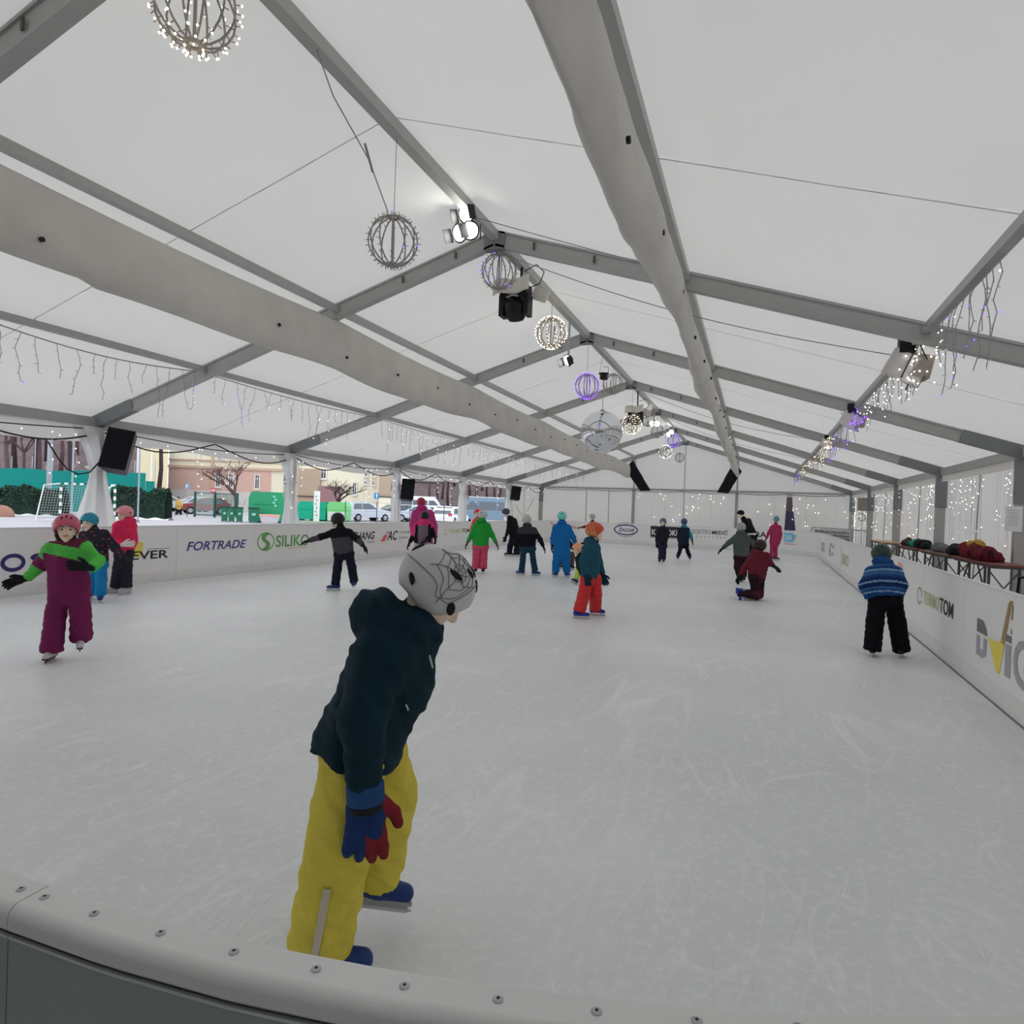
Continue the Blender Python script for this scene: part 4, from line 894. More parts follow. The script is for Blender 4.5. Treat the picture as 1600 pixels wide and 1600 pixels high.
person('helper in brown trousers crouching behind the blue snowsuit', (888, 889),
    dict(hd=(880, 833, .1), nk=(881, 842, .1), pel=(880, 870, .1), sha=(874, 847, .1), shb=(888, 847, .1), ela=(872, 857, .1), elb=(896, 856, 0), wra=(874, 866, .1), wrb=(904, 852, -.1), hpa=(876, 872, .1), hpb=(886, 872, .1), kna=(872, 866, -.2), knb=(894, 866, -.2), ana=(874, 884, 0), anb=(893, 884, -.1)),
    s=1.1, fwd=(.4, -.9), hf=(.6, -.7, -.2), jac=c_('brown_black', 40, 34, 34), pan=c_('brown_grey', 75, 64, 64), hem=(881, 872), helm=c_('wool_dark', 40, 38, 40), beanie=True, hstyle='bike', legw=(.075, .068, .06))
# 13 -- orange helmet
def c13(tg, hh, C): return np.zeros(len(C), int)
t13, J13, I13 = person('boy in petrol jacket and red trousers with orange flame helmet', (916, 966),
    dict(hd=(930, 831), nk=(925, 848), pel=(921, 899), sha=(917, 858, -.14), shb=(930, 856, .15), ela=(911, 880, -.18), elb=(936, 880, .2), wra=(915, 896, -.18), wrb=(941, 895, .2), hpa=(917, 905, -.07), hpb=(929, 903, .08), kna=(912, 931, -.06), knb=(931, 928, .06), ana=(905, 958, -.06), anb=(930, 951, .3)),
    s=1.0, fwd=(1, .1), hf=(.97, -.05, -.05), jac=c_('petrol_jacket', 24, 68, 84), pan=c_('fire_red', 185, 45, 45), hem=(921, 904), helm=M('helmet_orange', P(150, 60, 42), .4), gl=c_('glove_petrol', 20, 44, 60), sk=M('skate_deep_blue', P(30, 36, 110), .45), foot=dict(a=(1, .05), b=(1, -.1)), face=True, hood=hood_down(.95), legw=(.094, .092, .092), vents=False, hscale=1.02)
h13 = [c for c in t13.children if c.name.startswith('helmet')][0]; fl_ = M('flame_yellow', P(190, 140, 90), .5); o13 = I13
def hw13(a, tt, off=.003): q = helmet_pt(a, tt, off) * o13['hs'] * 1.02; c = o13['hc'] + o13['z'] * .012 * o13['hs']; return c + o13['x'] * q[0] + o13['f'] * q[1] + o13['z'] * q[2]
for a0, l in ((1.3, .9), (1.5, .75), (1.75, .85), (2.0, .6), (2.3, .7)):
    m = MB(); m.tube([hw13(a0 + .5 * w, .88 - .6 * l * w) for w in np.linspace(0, 1, 7)], [.009 * (1 - .8 * w) for w in np.linspace(0, 1, 7)], 5); m.build('flame_print', fl_, h13, smooth=True)
# 14 -- far child with white helmet behind orange helmet
person('child in dark red jacket and grey helmet with one arm stretched out', (930, 858),
    dict(hd=(925, 808), nk=(926, 815), pel=(929, 838), sha=(923, 819), shb=(932, 819), ela=(916, 823), elb=(934, 827), wra=(909, 824), wrb=(934, 834), hpa=(926, 841), hpb=(932, 841), kna=(926, 849), knb=(932, 849), ana=(926, 856), anb=(932, 856)),
    s=1.0, fwd=(-1, .1), hf=(-1, -.1), jac=c_('dark_red', 88, 40, 42), pan=blk, hem=(929, 840), helm=M('helmet_grey', (.42, .47, .48), .4), gl=c_('glove_red2', 140, 60, 60))
# 15, 16 -- two at the far end
person('child in black jacket with slate helmet at the far end', (1034, 879),
    dict(hd=(1036, 816), nk=(1036, 823), pel=(1034, 850), sha=(1030, 829), shb=(1042, 829), ela=(1027, 838), elb=(1043, 838), wra=(1026, 846), wrb=(1040, 846, -.1), hpa=(1031, 853), hpb=(1038, 853), kna=(1032, 864), knb=(1038, 864), ana=(1031, 875), anb=(1037, 876)),
    s=1.0, fwd=(-.2, -1), jac=c_('aubergine_black', 30, 28, 40), pan=c_('ink', 36, 36, 56), hem=(1034, 849), helm=M('helmet_slate_blue', P(70, 84, 100), .4), sk=MATS['skate_navy'], legw=(.07, .065, .065))
def c16(tg, hh, C): return np.where(np.isin(tg, ['upb', 'lob', 'collar', 'hood']), 1, 0)
person('child in navy jacket with turquoise sleeve and hood at the far end', (1069, 875),
    dict(hd=(1069, 816), nk=(1069, 823), pel=(1068, 850), sha=(1062, 828), shb=(1075, 828), ela=(1060, 838), elb=(1079, 836), wra=(1061, 846), wrb=(1081, 843), hpa=(1064, 852), hpb=(1072, 852), kna=(1062, 862), knb=(1075, 863), ana=(1059, 871), anb=(1078, 872)),
    s=1.02, fwd=(0, 1), jmats=[c_('navy_jacket', 24, 34, 50), c_('turquoise', 30, 115, 125)], jcol=c16, pan=blk, hem=(1068, 852), helm=M('helmet_navy', P(40, 56, 92), .4), sk=MATS['skate_navy'], hood=hood_down(.8), legw=(.07, .065, .066))
# 17 -- adult leaning at the far right
person('adult in black jacket and cap bending forward with pale hem', (1175, 881),
    dict(hd=(1157, 803), nk=(1162, 811), pel=(1176, 835), sha=(1164, 816, -.15), shb=(1170, 814, .15), ela=(1166, 828, -.2), elb=(1174, 826, .2), wra=(1164, 838, -.2), wrb=(1172, 838, .2), hpa=(1173, 838, -.08), hpb=(1178, 838, .08), kna=(1171, 858), knb=(1177, 858), ana=(1171, 876), anb=(1178, 876)),
    s=1.2, fwd=(-1, .1), hf=(-.95, -.1, -.3), jmats=[blk, c_('pale_hem', 190, 188, 190)], jcol=lambda tg, hh, C: np.where((tg == 'torso') & ((800 - FPX * ((C - CAMP) @ RC)[:, 2] / ((C - CAMP) @ RC)[:, 1]) > 833), 1, 0), pan=blk, hem=(1177, 836), helm=blackf, beanie=True, hstyle='bike')
# 18 -- grey-green jacket
person('child in grey green jacket and light grey helmet reaching sideways', (1159, 909),
    dict(hd=(1158, 825), nk=(1158, 834), pel=(1158, 866), sha=(1149, 841), shb=(1168, 841), ela=(1139, 848), elb=(1175, 848), wra=(1131, 855), wrb=(1179, 854), hpa=(1153, 871), hpb=(1164, 871), kna=(1152, 886), knb=(1162, 888), ana=(1156, 903), anb=(1162, 904)),
    s=1.08, fwd=(.1, 1), jac=c_('grey_green', 68, 76, 74), pan=c_('oxblood', 42, 18, 26), hem=(1158, 869), helm=M('helmet_light_grey', (.40, .40, .42), .5), hood=hood_down(1.0), legw=(.085, .075, .068), vents=False)
# 19 -- kneeling
person('child kneeling on the ice in burgundy jacket with black helmet', (1178, 938),
    dict(hd=(1188, 854, .02), nk=(1185, 864), pel=(1182, 898), sha=(1175, 872), shb=(1198, 870), ela=(1164, 886), elb=(1203, 880), wra=(1158, 897), wrb=(1207, 883, -.05), hpa=(1178, 903, -.08), hpb=(1187, 903, .1), kna=(1182, 930, -.05), knb=(1186, 929, .18), ana=(1154, 926, -.05), anb=(1156, 926, .18)),
    s=1.02, fwd=(.8, .6), hf=(.6, .8), jac=c_('burgundy', 92, 30, 42), pmats=[c_('dark_burgundy', 40, 20, 32), c_('dark_burgundy2', 72, 26, 40)], pcol=lambda tg, hh, C: np.where((C[:, 2] < .2) & np.isin(tg, ['tha', 'thb']), 1, 0), hem=(1182, 903), helm=M('helmet_brown_black', P(34, 24, 26), .5), sk=M('skate_mid_blue', P(28, 52, 120), .45), lift=('a', 'b'),
    foot=dict(a=(-.15, .05, -1, -1, 0, .1), b=(-.15, .05, -1, -1, 0, .1)), legw=(.09, .085, .072), hood=hood_down(1.0), body=1.1)
# 20 -- pink snowsuit
person('child in pink snowsuit with teal grey helmet at the far end', (1209, 875),
    dict(hd=(1213, 812), nk=(1212, 819), pel=(1210, 843), sha=(1206, 824), shb=(1218, 824), ela=(1201, 833), elb=(1220, 834), wra=(1198, 840), wrb=(1219, 843), hpa=(1207, 846), hpb=(1214, 846), kna=(1206, 857), knb=(1212, 858), ana=(1205, 868), anb=(1212, 870)),
    s=1.0, fwd=(-.1, 1), jmats=[c_('cerise', 150, 42, 78)], overall=True, helm=M('helmet_teal_grey', P(70, 105, 110), .4), sk=M('skate_oxblood', P(42, 16, 24), .5), legw=(.076, .07, .066), foot=dict(a=(-.6, -.6), b=(.8, -.3)))
# 21 -- striped jacket
sb1 = c_('stripe_blue', 22, 58, 108); sb2 = c_('stripe_light', 105, 135, 165); sb3 = c_('stripe_navy', 18, 36, 78); sb4 = c_('stripe_mid', 48, 82, 128)
def c21(tg, hh, C):
    q = (C - CAMP) @ RC; vv = 800 - FPX * q[:, 2] / q[:, 1]; uu = 800 + FPX * q[:, 0] / q[:, 1]; w = vv + 5 * np.abs((uu - 1382) / 35) ** 2 * -1 + 0
    r = np.zeros(len(C), int)
    for a, b_, i in ((884, 887, 3), (891, 893.5, 1), (894, 900, 3), (904, 907, 2), (909, 911.5, 1), (912, 918, 2), (919, 922, 3), (925, 927.5, 1)): r[(w + 3 > a) & (w + 3 < b_)] = i
    return r
person('child in blue striped jacket and black trousers with dark green helmet', (1385, 1026),
    dict(hd=(1377, 868, .16), nk=(1379, 881, .06), pel=(1384, 930), sha=(1362, 897), shb=(1399, 896), ela=(1352, 915), elb=(1408, 914), wra=(1358, 932, -.02), wrb=(1404, 934, .1), hpa=(1371, 940), hpb=(1396, 940), kna=(1367, 972, .02), knb=(1402, 974), ana=(1364, 1000), anb=(1408, 1004)),
    s=1.06, fwd=(0, 1), hf=(-.05, 1, -.25), jmats=[sb1, sb2, sb3, sb4], jcol=c21, pan=c_('pitch_black', 12, 13, 18), hem=(1384, 931), helm=M('helmet_dark_green', P(34, 46, 44), .3, 0, .5, 22), legw=(.098, .098, .098), leg=.92, cuff=.06, body=1.07, arm=1.1, hood=hood_down(.9), foot=dict(a=(0, 1), b=(.1, 1)), hand=dict(a=(.6, .6, -.3), b=(-.6, .6, -.3)), collar=.08)

# ------------------------------------------------------------------ fabric air ducts along the inner purlins
def duct(sgn, lab):
    x0 = 2.5 * sgn; t = empty('fabric_air_duct', (x0, 15, 3.4), lab, 'air duct')
    mb = MB(); n = 16; Ys = np.linspace(-1.8, 31.6, 190); V = []
    rs = random.Random(3 + sgn)
    for y in Ys:
        top = 4.27 - .05 * math.sin(math.pi * (((y - Y1) / BAY) % 1)) - .012 * max(0, y - 8) + (.0 if y < 20 else -.004 * (y - 20))
        hgt = .73 + .02 * math.sin(y * .9 + sgn) + .015 * math.sin(y * 2.3) - (.05 if y < 4.2 else 0)
        if sgn > 0: hgt = .60 + .09 * min(1, max(0, (4.9 - y) * 2.5)) + .025 * math.sin(y * 1.7)
        hgt *= 1.0 if y < 24 else 1 - .02 * (y - 24)
        bot = top - hgt; th = .07 + .025 * math.sin(y * 1.1 + 2) + .012 * math.sin(y * 4.1) + .008 * math.sin(y * 9.7)
        sway = .03 * math.sin(y * .8 + sgn * 2)
        for k in range(n):
            a = 2 * math.pi * k / n; zz = (top + bot) / 2 + hgt / 2 * math.cos(a) ; V.append((x0 + sway * (1 - math.cos(a)) / 2 + th * math.sin(a) * (1.25 - .45 * math.cos(a)), y, zz))
    N = len(Ys); mb.add(V, [(i * n + k, i * n + (k + 1) % n, (i + 1) * n + (k + 1) % n, (i + 1) * n + k) for i in range(N - 1) for k in range(n)])
    mb.build('duct_skin', ductm, t, smooth=True)
    for y in np.arange(2.2, 31, 1.45):                                # eyelets along the lower edge
        e = MB(); zz = 3.78 + .05 * math.sin(y * 3); th = .125; xx = x0 + (1 if sgn < 0 else 1) * th + .0; e.lathe((xx, y, zz), [(.022, -.012), (.022, .012)], 10, np.stack([(0, 1, 0), (0, 0, 1), (1, 0, 0)])); e.build('eyelet', blackp, t)
    s_ = MB(); A_ = [np.array((sgn * a, 31.5 + .3 * b, c)) for a, b, c in ((2.71, 0, 3.67), (2.35, 0, 4.15))]; B_ = [np.array((sgn * a, 32.55, c)) for a, c in ((2.13, 2.68), (1.59, 2.69))]
    V = []; F = []; m_ = 12; R_ = 9
    for i in range(R_):
        w = i / (R_ - 1); p0 = A_[0] + (B_[0] - A_[0]) * w; p1 = A_[1] + (B_[1] - A_[1]) * w; c = (p0 + p1) / 2; d = (p1 - p0) / 2
        for k in range(m_): an = 2 * math.pi * k / m_; V.append(c + d * math.cos(an) * (1 + .03 * math.sin(i * 2.1)) + np.array((0, 1, 0)) * .1 * math.sin(an))
    s_.add(V, [(i * m_ + k, i * m_ + (k + 1) % m_, (i + 1) * m_ + (k + 1) % m_, (i + 1) * m_ + k) for i in range(R_ - 1) for k in range(m_)]); s_.build('black_sleeve', blackf, t, smooth=True)
duct(-1, 'long limp grey fabric air duct on the side of the open car park view')
duct(1, 'long limp grey fabric air duct on the side of the lit fabric wall')

# ------------------------------------------------------------------ sphere lamps on the ridge
def sphere_lamp(p, r, led, frac, label, hang, group=None, cord=False, res=1):
    t = empty('sphere_lamp', (p[0], p[1], p[2] - r), label, 'hanging lamp', group); p = np.asarray(p, float)
    fr = MB(); nm = 12
    for k in range(nm):
        a = math.pi * 2 * k / nm; fr.tube([p + np.array((r * math.sin(w) * math.cos(a), r * math.sin(w) * math.sin(a), r * math.cos(w))) for w in np.linspace(.12, math.pi - .12, 11)], .0075, 5)
    fr.tube([p + np.array((0, 0, r)), p - np.array((0, 0, r))], .012, 5)
    for zz in (.97, -.97): fr.tube([p + np.array((.2 * r * math.cos(w), .2 * r * math.sin(w), zz * r)) for w in np.linspace(0, 2 * math.pi, 11)], .012, 5)
    fr.build('wire_cage', wire_grey, t)
    rs = random.Random(int(p[1] * 100)); sp = MB(); lit = MB()
    for k in range(nm):
        a = math.pi * 2 * k / nm
        for w in np.linspace(.25, math.pi - .2, 13):
            q = np.array((math.sin(w) * math.cos(a), math.sin(w) * math.sin(a), math.cos(w))); tn = np.array((-math.sin(a), math.cos(a), 0)) * rs.choice((-1, 1)) * .5; o = nrm(q + tn + np.array((0, 0, rs.uniform(-.3, .3))))
            tip = p + q * r + o * .035; sp.tube([p + q * r, tip], .004, 4)
            if rs.random() < frac: lit.octa(tip + o * .006, .0095 if r > .1 else .008)
    sp.build('bulb_stems', wire_grey, t, kind='stuff')
    if lit.v: lit.build('bulbs', led, t, kind='stuff')
    w_ = MB(); w_.tube([p + np.array((0, 0, r)), (p[0], p[1], hang)], .004, 4); w_.build('hanging_wire', cableg, t)
    if cord:
        c = MB(); top = np.array((.03, p[1] - 1.25, zr(0) - .03)); c.tube([top, top + np.array((.02, .2, -.25)), p + np.array((0, -.45, r + .32)), p + np.array((0, -.1, r * .98))], .006, 5); c.build('power_cord', cableg, t)
        c = MB(); q = p + np.array((.0, -.42, r + .30)); c.tube([q + np.array((0, -.1, .13)), q + np.array((0, .04, -.06))], .013, 6); c.build('plug', cableg, t)
BALLS = [(305, 10, .24, warm_led, .75, 'unlit-caged wire sphere lamp with warm bulbs hanging before the first ridge joint'), (614, 377, .236, violet_led, .02, 'large dark wire sphere lamp hanging by a plugged cord'), (780, 424, .235, violet_led, .10, 'wire sphere lamp with faint violet bulbs just above the covered stage light'),
         (861, 520, .24, warm_led, .9, 'wire sphere lamp glowing warm white beside the floodlight'), (917, 603, .24, violet_led, 1.0, 'wire sphere lamp glowing violet beside the mirror ball motor'), (958, 600, .235, white_led, .0, 'unlit wire sphere lamp behind the mirror ball motor'),
         (987, 663, .24, warm_led, .6, 'wire sphere lamp glowing warm under the second stage light'), (1012, 655, .22, white_led, .05, 'unlit wire sphere lamp behind the second stage light'), (1027, 674, .22, white_led, .02, 'unlit wire sphere lamp under the small far spotlights'),
         (1052, 688, .25, violet_led, 1.0, 'wire sphere lamp glowing violet near the far gable'), (1040, 706, .225, white_led, .5, 'wire sphere lamp ringed with white bulbs near the far gable'), (1062, 715, .21, white_led, .0, 'unlit wire sphere lamp hanging lowest at the far gable')]
for i, (u, v, r, led, fr, lab) in enumerate(BALLS):
    p_ = onX(u, v, 0); sphere_lamp(p_, r, led, fr, lab.replace('unlit-caged ', ''), zr(0) - .02, 'wire sphere lamps under the ridge', cord=(i == 1))
# mirror ball with motor
pm = onX(940, 675, 0); t = empty('mirror_ball', (pm[0], pm[1], pm[2] - .485), 'large smooth mirror ball hanging from a black motor', 'mirror ball')
mb = MB(); mb.ball(pm, .48, 48, 28); mb.build('ball', M('mirror_chrome', (.74, .76, .78), .06, 1.0, .03, 3), t, smooth=True)
mb = MB(); mb.lathe(pm + np.array((0, 0, .47)), [(.05, 0), (.05, .04), (.015, .05)], 14); mb.build('cap', steel, t)
mz = onX(942, 589, 0)[2]; mb = MB(); mb.tube([pm + np.array((0, 0, .5)), (pm[0], pm[1], mz)], .008, 5); mb.build('chain', cableg, t)
mb = MB(); mb.lathe((pm[0], pm[1], mz), [(.05, -.05), (.09, -.03), (.09, .07), (.12, .08), (.12, .1)], 16); mb.build('motor', blackp, t)
mb = MB(); mb.tube([(pm[0] - .1, pm[1], mz + .1), (pm[0] - .05, pm[1], ZR - .05)], .005, 4); mb.tube([(pm[0] + .1, pm[1], mz + .1), (pm[0] + .1, pm[1], mz + .24), (pm[0] - .03, pm[1], mz + .26)], .008, 5); mb.build('bracket', cableg, t)

# ------------------------------------------------------------------ stage lights, floodlights, speakers
def moving_head(p, s, lab):
    t = empty('moving_head_light', p, lab, 'stage light'); p = np.asarray(p, float)
    mb = MB(); mb.grid(9, 5, lambda u, v: (p[0] - .30 * s + .56 * s * u, p[1] - .17 * s - .03 * math.sin(u * 9), p[2] + .02 + .21 * s * v + .02 * math.sin(u * 7) + .05 * s * u)); o_ = mb.build('canvas_cover', M('cover_canvas', P(172, 168, 160), .85, 0, .08, 6), t, smooth=True); o_.modifiers.new('t', 'SOLIDIFY').thickness = .012
    mb = MB(); mb.box(p + np.array((0, 0, .10)) * s, (.40 * s, .28 * s, .18 * s)); mb.build('base', blackp, t)
    for q in (-1, 1):
        mb = MB(); mb.box(p + np.array((q * .19, 0, -.10)) * s, (.07 * s, .2 * s, .3 * s)); mb.build('yoke_arm', blackp, t)
    mb = MB(); mb.lathe(p + np.array((0, 0, -.15)) * s, [(.09 * s, .14 * s), (.155 * s, .08 * s), (.16 * s, -.02 * s), (.13 * s, -.12 * s), (.10 * s, -.16 * s), (.04 * s, -.17 * s)], 18, np.stack([(1, 0, 0), nrm((0, .9, .35)), nrm((0, -.35, .9))])); mb.build('lamp_head', blackp, t, smooth=True)
    mb = MB(); mb.tube([p + np.array((x, -.17, z)) * s for x, z in ((-.08, -.02), (0, .01), (.1, -.01))], .012 * s, 6); mb.build('handle', M('handle_grey', P(120, 120, 122), .5), t)
    mb = MB(); mb.tube([p + np.array((.05, .05, .15)) * s, (0.02, p[1] + .15, ZR - .02)], .02, 6); mb.build('clamp_rod', blackp, t)
    mb = MB(); mb.tube([p + np.array((.2, 0, .15)) * s, p + np.array((.36, 0, .2)) * s, p + np.array((.42, 0, .36)) * s, p + np.array((.3, 0, .48)) * s, p + np.array((.1, .05, .42)) * s], .008, 5); mb.build('safety_cable', cablem, t)
    mb = MB(); mb.box(p + np.array((.33, .12, .08)) * s, (.24 * s, .03, .18 * s), np.stack([nrm((1, 0, -.4)), (0, 1, 0), nrm((.4, 0, 1))])); mb.build('side_flap', MATS['cover_canvas'], t)
moving_head(onX(806, 468, 0) + np.array((0, 0, 0)), 1.0, 'large black stage light with canvas cover near the ridge joint')
moving_head(onX(993, 648, 0), .95, 'black stage light with canvas cover behind the mirror ball')
def floodlight(p, lab, heads, rod=True, power=30):
    t = empty('floodlight', p, lab, 'floodlight'); p = np.asarray(p, float)
    for (dx, dz, aim) in heads:
        c = p + np.array((dx, 0, dz)); f = nrm(np.array(aim)); x, y, z = ortho(f, UP)
        mb = MB(); mb.lathe(c, [(.03, -.1), (.06, -.07), (.10, -.01), (.115, .02)], 16, np.stack([x, z, f])); mb.build('reflector', blackp, t, smooth=True)
        mb = MB(); mb.lathe(c, [(.10, .015), (.09, .024), (.03, .028)], 16, np.stack([x, z, f])); mb.build('lamp_glass', M_emit('flood_glass', (1, .97, .9), power), t, smooth=True)
        for w in (-1, 1):
            mb = MB(); mb.box(c + x * w * .13 + f * .08, (.006, .14, .16), np.stack([x, f, z])); mb.build('barn_door', blackp, t)
    if rod:
        mb = MB(); mb.tube([p + np.array((0, 0, .1)), (0, p[1], ZR - .02)], .02, 6); mb.build('mount_rod', alu, t)
floodlight(onX(729, 350, 0), 'cluster of three blazing floodlights just before the ridge joint', [(-.0, .12, (-.2, -.9, -.35)), (-.08, -.1, (-.3, -.9, -.4)), (.05, -.08, (.3, -.8, -.5))])
floodlight(onX(888, 563, 0), 'single floodlight on a drop rod beside the warm sphere lamp', [(0, 0, (-.5, -.75, -.45))])
floodlight(onX(1022, 662, 0), 'small bright spotlight pair behind the second stage light', [(-.07, 0, (-.3, -.9, -.3)), (.1, 0, (.3, -.9, -.3))])
floodlight(onX(1048, 679, 0), 'small bright spotlight pair above the far violet sphere', [(-.08, 0, (-.3, -.9, -.3)), (.02, .1, (.1, -.9, -.3))])
def speaker(p, size, yaw, tilt, roll, lab):
    t = empty('loudspeaker', p, lab, 'loudspeaker'); R_ = Matrix.Rotation(yaw, 3, 'Z') @ Matrix.Rotation(tilt, 3, 'X') @ Matrix.Rotation(roll, 3, 'Y'); A = np.array(R_.transposed())
    w, d, h = size; p = np.asarray(p, float); mb = MB()
    mb.prism([p + A[0] * a * w + A[1] * b * d - A[2] * h / 2 for a, b in ((-.5, -.5), (.5, -.5), (.36, .5), (-.36, .5))], A[2] * h); mb.build('cabinet', blackp, t)
    mb = MB(); mb.box(p - A[1] * (d / 2 + .006), (w * .94, .012, h * .95), A); mb.build('grille', M('grille_black', (.006, .007, .010), .9, 0, .3, 60), t)
    mb = MB(); mb.tube([p + A[1] * d / 2, p + A[1] * (d / 2 + .2) + UP * .06, (-HW + .05, p[1], p[2] + .15)], .022, 6); mb.build('wall_bracket', alu_d, t)
speaker(onX(187, 706, -6.95), (.42, .36, .72), math.radians(38), math.radians(-14), math.radians(8), 'black loudspeaker tilted down beside the curtain by the football goal')
speaker(onX(637, 766, -7.15), (.42, .36, .68), math.radians(30), math.radians(-10), math.radians(4), 'black loudspeaker on the post behind the white minibus view')
speaker(onX(805, 771, -7.1), (.45, .36, .62), math.radians(30), math.radians(-8), math.radians(8), 'black loudspeaker on the last open side post')
t = empty('heater_box', (7.2, FR[6], 1.9), 'dusty grey box hung on a post near the crowd barrier', 'electrical box')
mb = MB(); mb.box((7.2, FR[6] - .1, 2.22), (.3, .25, .5)); mb.build('housing', M('dusty_grey', P(110, 104, 98), .8, 0, .2, 10), t)
mb = MB(); mb.tube([(7.2 + .12 * math.cos(a), FR[6] - .15, 1.72 + .14 * math.sin(a)) for a in np.linspace(0, 6.3, 14)], .012, 5); mb.build('cable_loop', cablem, t)

# ------------------------------------------------------------------ icicle light strings
def icicles(x, y0, y1, led_pick, lab, seed, dens=.16, gap=0.0, group=None, lmax=.75, bulb=.009, zoff=-.03):
    rs = random.Random(seed); t = empty('icicle_lights', (x, (y0 + y1) / 2, zr(x) - .9), lab, 'string lights', group); wm = MB(); leds = {}
    n = int((y1 - y0) / .25); zt = lambda y: zr(x) + zoff - gap * math.sin(math.pi * (y - y0) / (y1 - y0))
    wm.tube([(x, y0 + (y1 - y0) * k / n, zt(y0 + (y1 - y0) * k / n)) for k in range(n + 1)], .008, 4)
    y = y0 + .1
    while y < y1:
        L = rs.choice((.25, .4, .55, .7)) * lmax / .7; m = max(3, int(L / .09)); pts = [np.array((x, y, zt(y)))]
        for k in range(m): pts.append(pts[-1] + np.array((rs.uniform(-.025, .025), rs.uniform(-.035, .035), -L / m)))
        wm.tube(pts, .004, 4)
        for q in pts[1:]:
            tip = q + np.array((rs.uniform(-.03, .03), rs.choice((-1, 1)) * rs.uniform(.015, .035), rs.uniform(-.02, .01))); wm.tube([q, tip], .0035, 3)
            lm = led_pick(y, rs)
            if lm is not None: leds.setdefault(lm.name, (MB(), lm))[0].octa(tip, bulb)
        y += dens * rs.uniform(.7, 1.4)
    wm.build('wiring', wire_grey, t, kind='stuff')
    for nme, (mb, lm) in leds.items(): mb.build('bulbs', lm, t, kind='stuff')
def pick_left(y, rs):
    r = rs.random()
    if y < 7.6: return violet_led if r < .02 else (white_led if r < .02 else None)
    if y < 9.3: return violet_led if r < .3 else blue_led if r < .4 else None
    return white_led if r < .20 else None
GL = 'icicle light strings under the purlins'
icicles(-5, 4.4, 7.7, pick_left, 'mostly unlit icicle light string with one violet bulb on the open car park side', 1, .2, .12, GL)
icicles(-5, 8.0, 12.7, pick_left, 'icicle light string starting violet then white next to the goal view', 2, .2, .05, GL)
icicles(-5, 13.0, 17.7, pick_left, 'white icicle light string in the bay over the green containers', 3, .2, .05, GL)
icicles(-5, 18.0, 22.7, pick_left, 'white icicle light string in the bay over the parked cars', 4, .2, .05, GL)
icicles(-5, 23.0, 27.7, lambda y, rs: (violet_led if rs.random() < .12 else None), 'dim icicle light string with faint violet bulbs near the last open side post', 5, .2, .04, GL)
icicles(-5, 28.0, 32.6, lambda y, rs: (white_led if rs.random() < .10 else None), 'dim icicle light string beside the far gable on the car park side', 6, .2, .04, GL)
icicles(5, 5.6, 7.7, lambda y, rs: (violet_led if rs.random() < .22 else blue_led if rs.random() < .08 else (white_led if y > 7.2 and rs.random() < .6 else None)), 'violet icicle light string with long strands over the lit fabric wall', 7, .14, .0, GL)
icicles(5, 7.95, 12.6, lambda y, rs: (white_led if rs.random() < .4 else None), 'dense white icicle light string between the two covered projectors', 8, .12, .0, GL, .5)
icicles(5, 12.95, 17.7, lambda y, rs: (violet_led if rs.random() < .3 else blue_led if rs.random() < .1 else None), 'dense violet icicle light string past the second covered projector', 9, .12, .0, GL, .55)
icicles(5, 18.0, 22.7, lambda y, rs: (warm_led if rs.random() < .3 else None), 'warm white icicle light string with tangled strands over the tables', 10, .12, .0, GL, .55)
icicles(5, 23.0, 27.7, lambda y, rs: (warm_led if rs.random() < .3 else None), 'warm white icicle light string over the crowd barrier', 11, .12, .0, GL, .5)
icicles(5, 28.0, 32.6, lambda y, rs: (violet_led if rs.random() < .35 else white_led if rs.random() < .1 else None), 'pale violet icicle light string beside the far gable over the fabric wall', 12, .12, .0, GL, .5)
# projector boards wrapped with string lights on the right purlin
def covered_box(y, z, s, lab, led):
    t = empty('covered_projector', (5, y, z), lab, 'projector'); c = np.array((4.92, y, z))
    mb = MB(); mb.box(c, (.42 * s, .05, .30 * s), np.stack([nrm((1, .3, -.5)), nrm((-.3, 1, 0)), nrm((.5, 0, 1))])); mb.build('panel', M('panel_grey', P(165, 160, 158), .7), t)
    mb = MB(); mb.box(c + np.array((.14, .1, .02)), (.24 * s, .2 * s, .26 * s), np.stack([nrm((1, .1, -.2)), nrm((-.1, 1, 0)), nrm((.2, 0, 1))])); mb.build('housing', M('housing_tan', P(120, 112, 104), .7, 0, .2, 8), t)
    mb = MB(); mb.box(c + np.array((.0, 0, .26 * s)), (.16 * s, .14 * s, .2 * s)); mb.build('clamp', blackp, t)
    mb = MB(); rs = random.Random(int(y * 9)); pts = [c + np.array((rs.uniform(-.2, .26), rs.uniform(-.08, .12), rs.uniform(-.28, .34))) * s for _ in range(9)]; mb.tube(pts, .007, 4); mb.build('loose_cable', cablem, t)
    mb = MB()
    for _ in range(26): mb.octa(c + np.array((rs.uniform(-.1, .3), -.05 + rs.uniform(-.05, .05), rs.uniform(-.2, .3))) * s, .011)
    mb.build('bulbs', led, t, kind='stuff')
covered_box(8.4, 3.36, 1.0, 'grey panel box wrapped with white bulbs hanging on the first frame', white_led)
covered_box(12.9, 3.38, .85, 'grey panel box wrapped with violet bulbs hanging on the second frame', violet_led)
covered_box(17.2, 3.42, .6, 'small tangle of boards and warm bulbs hanging on the third frame', warm_led)
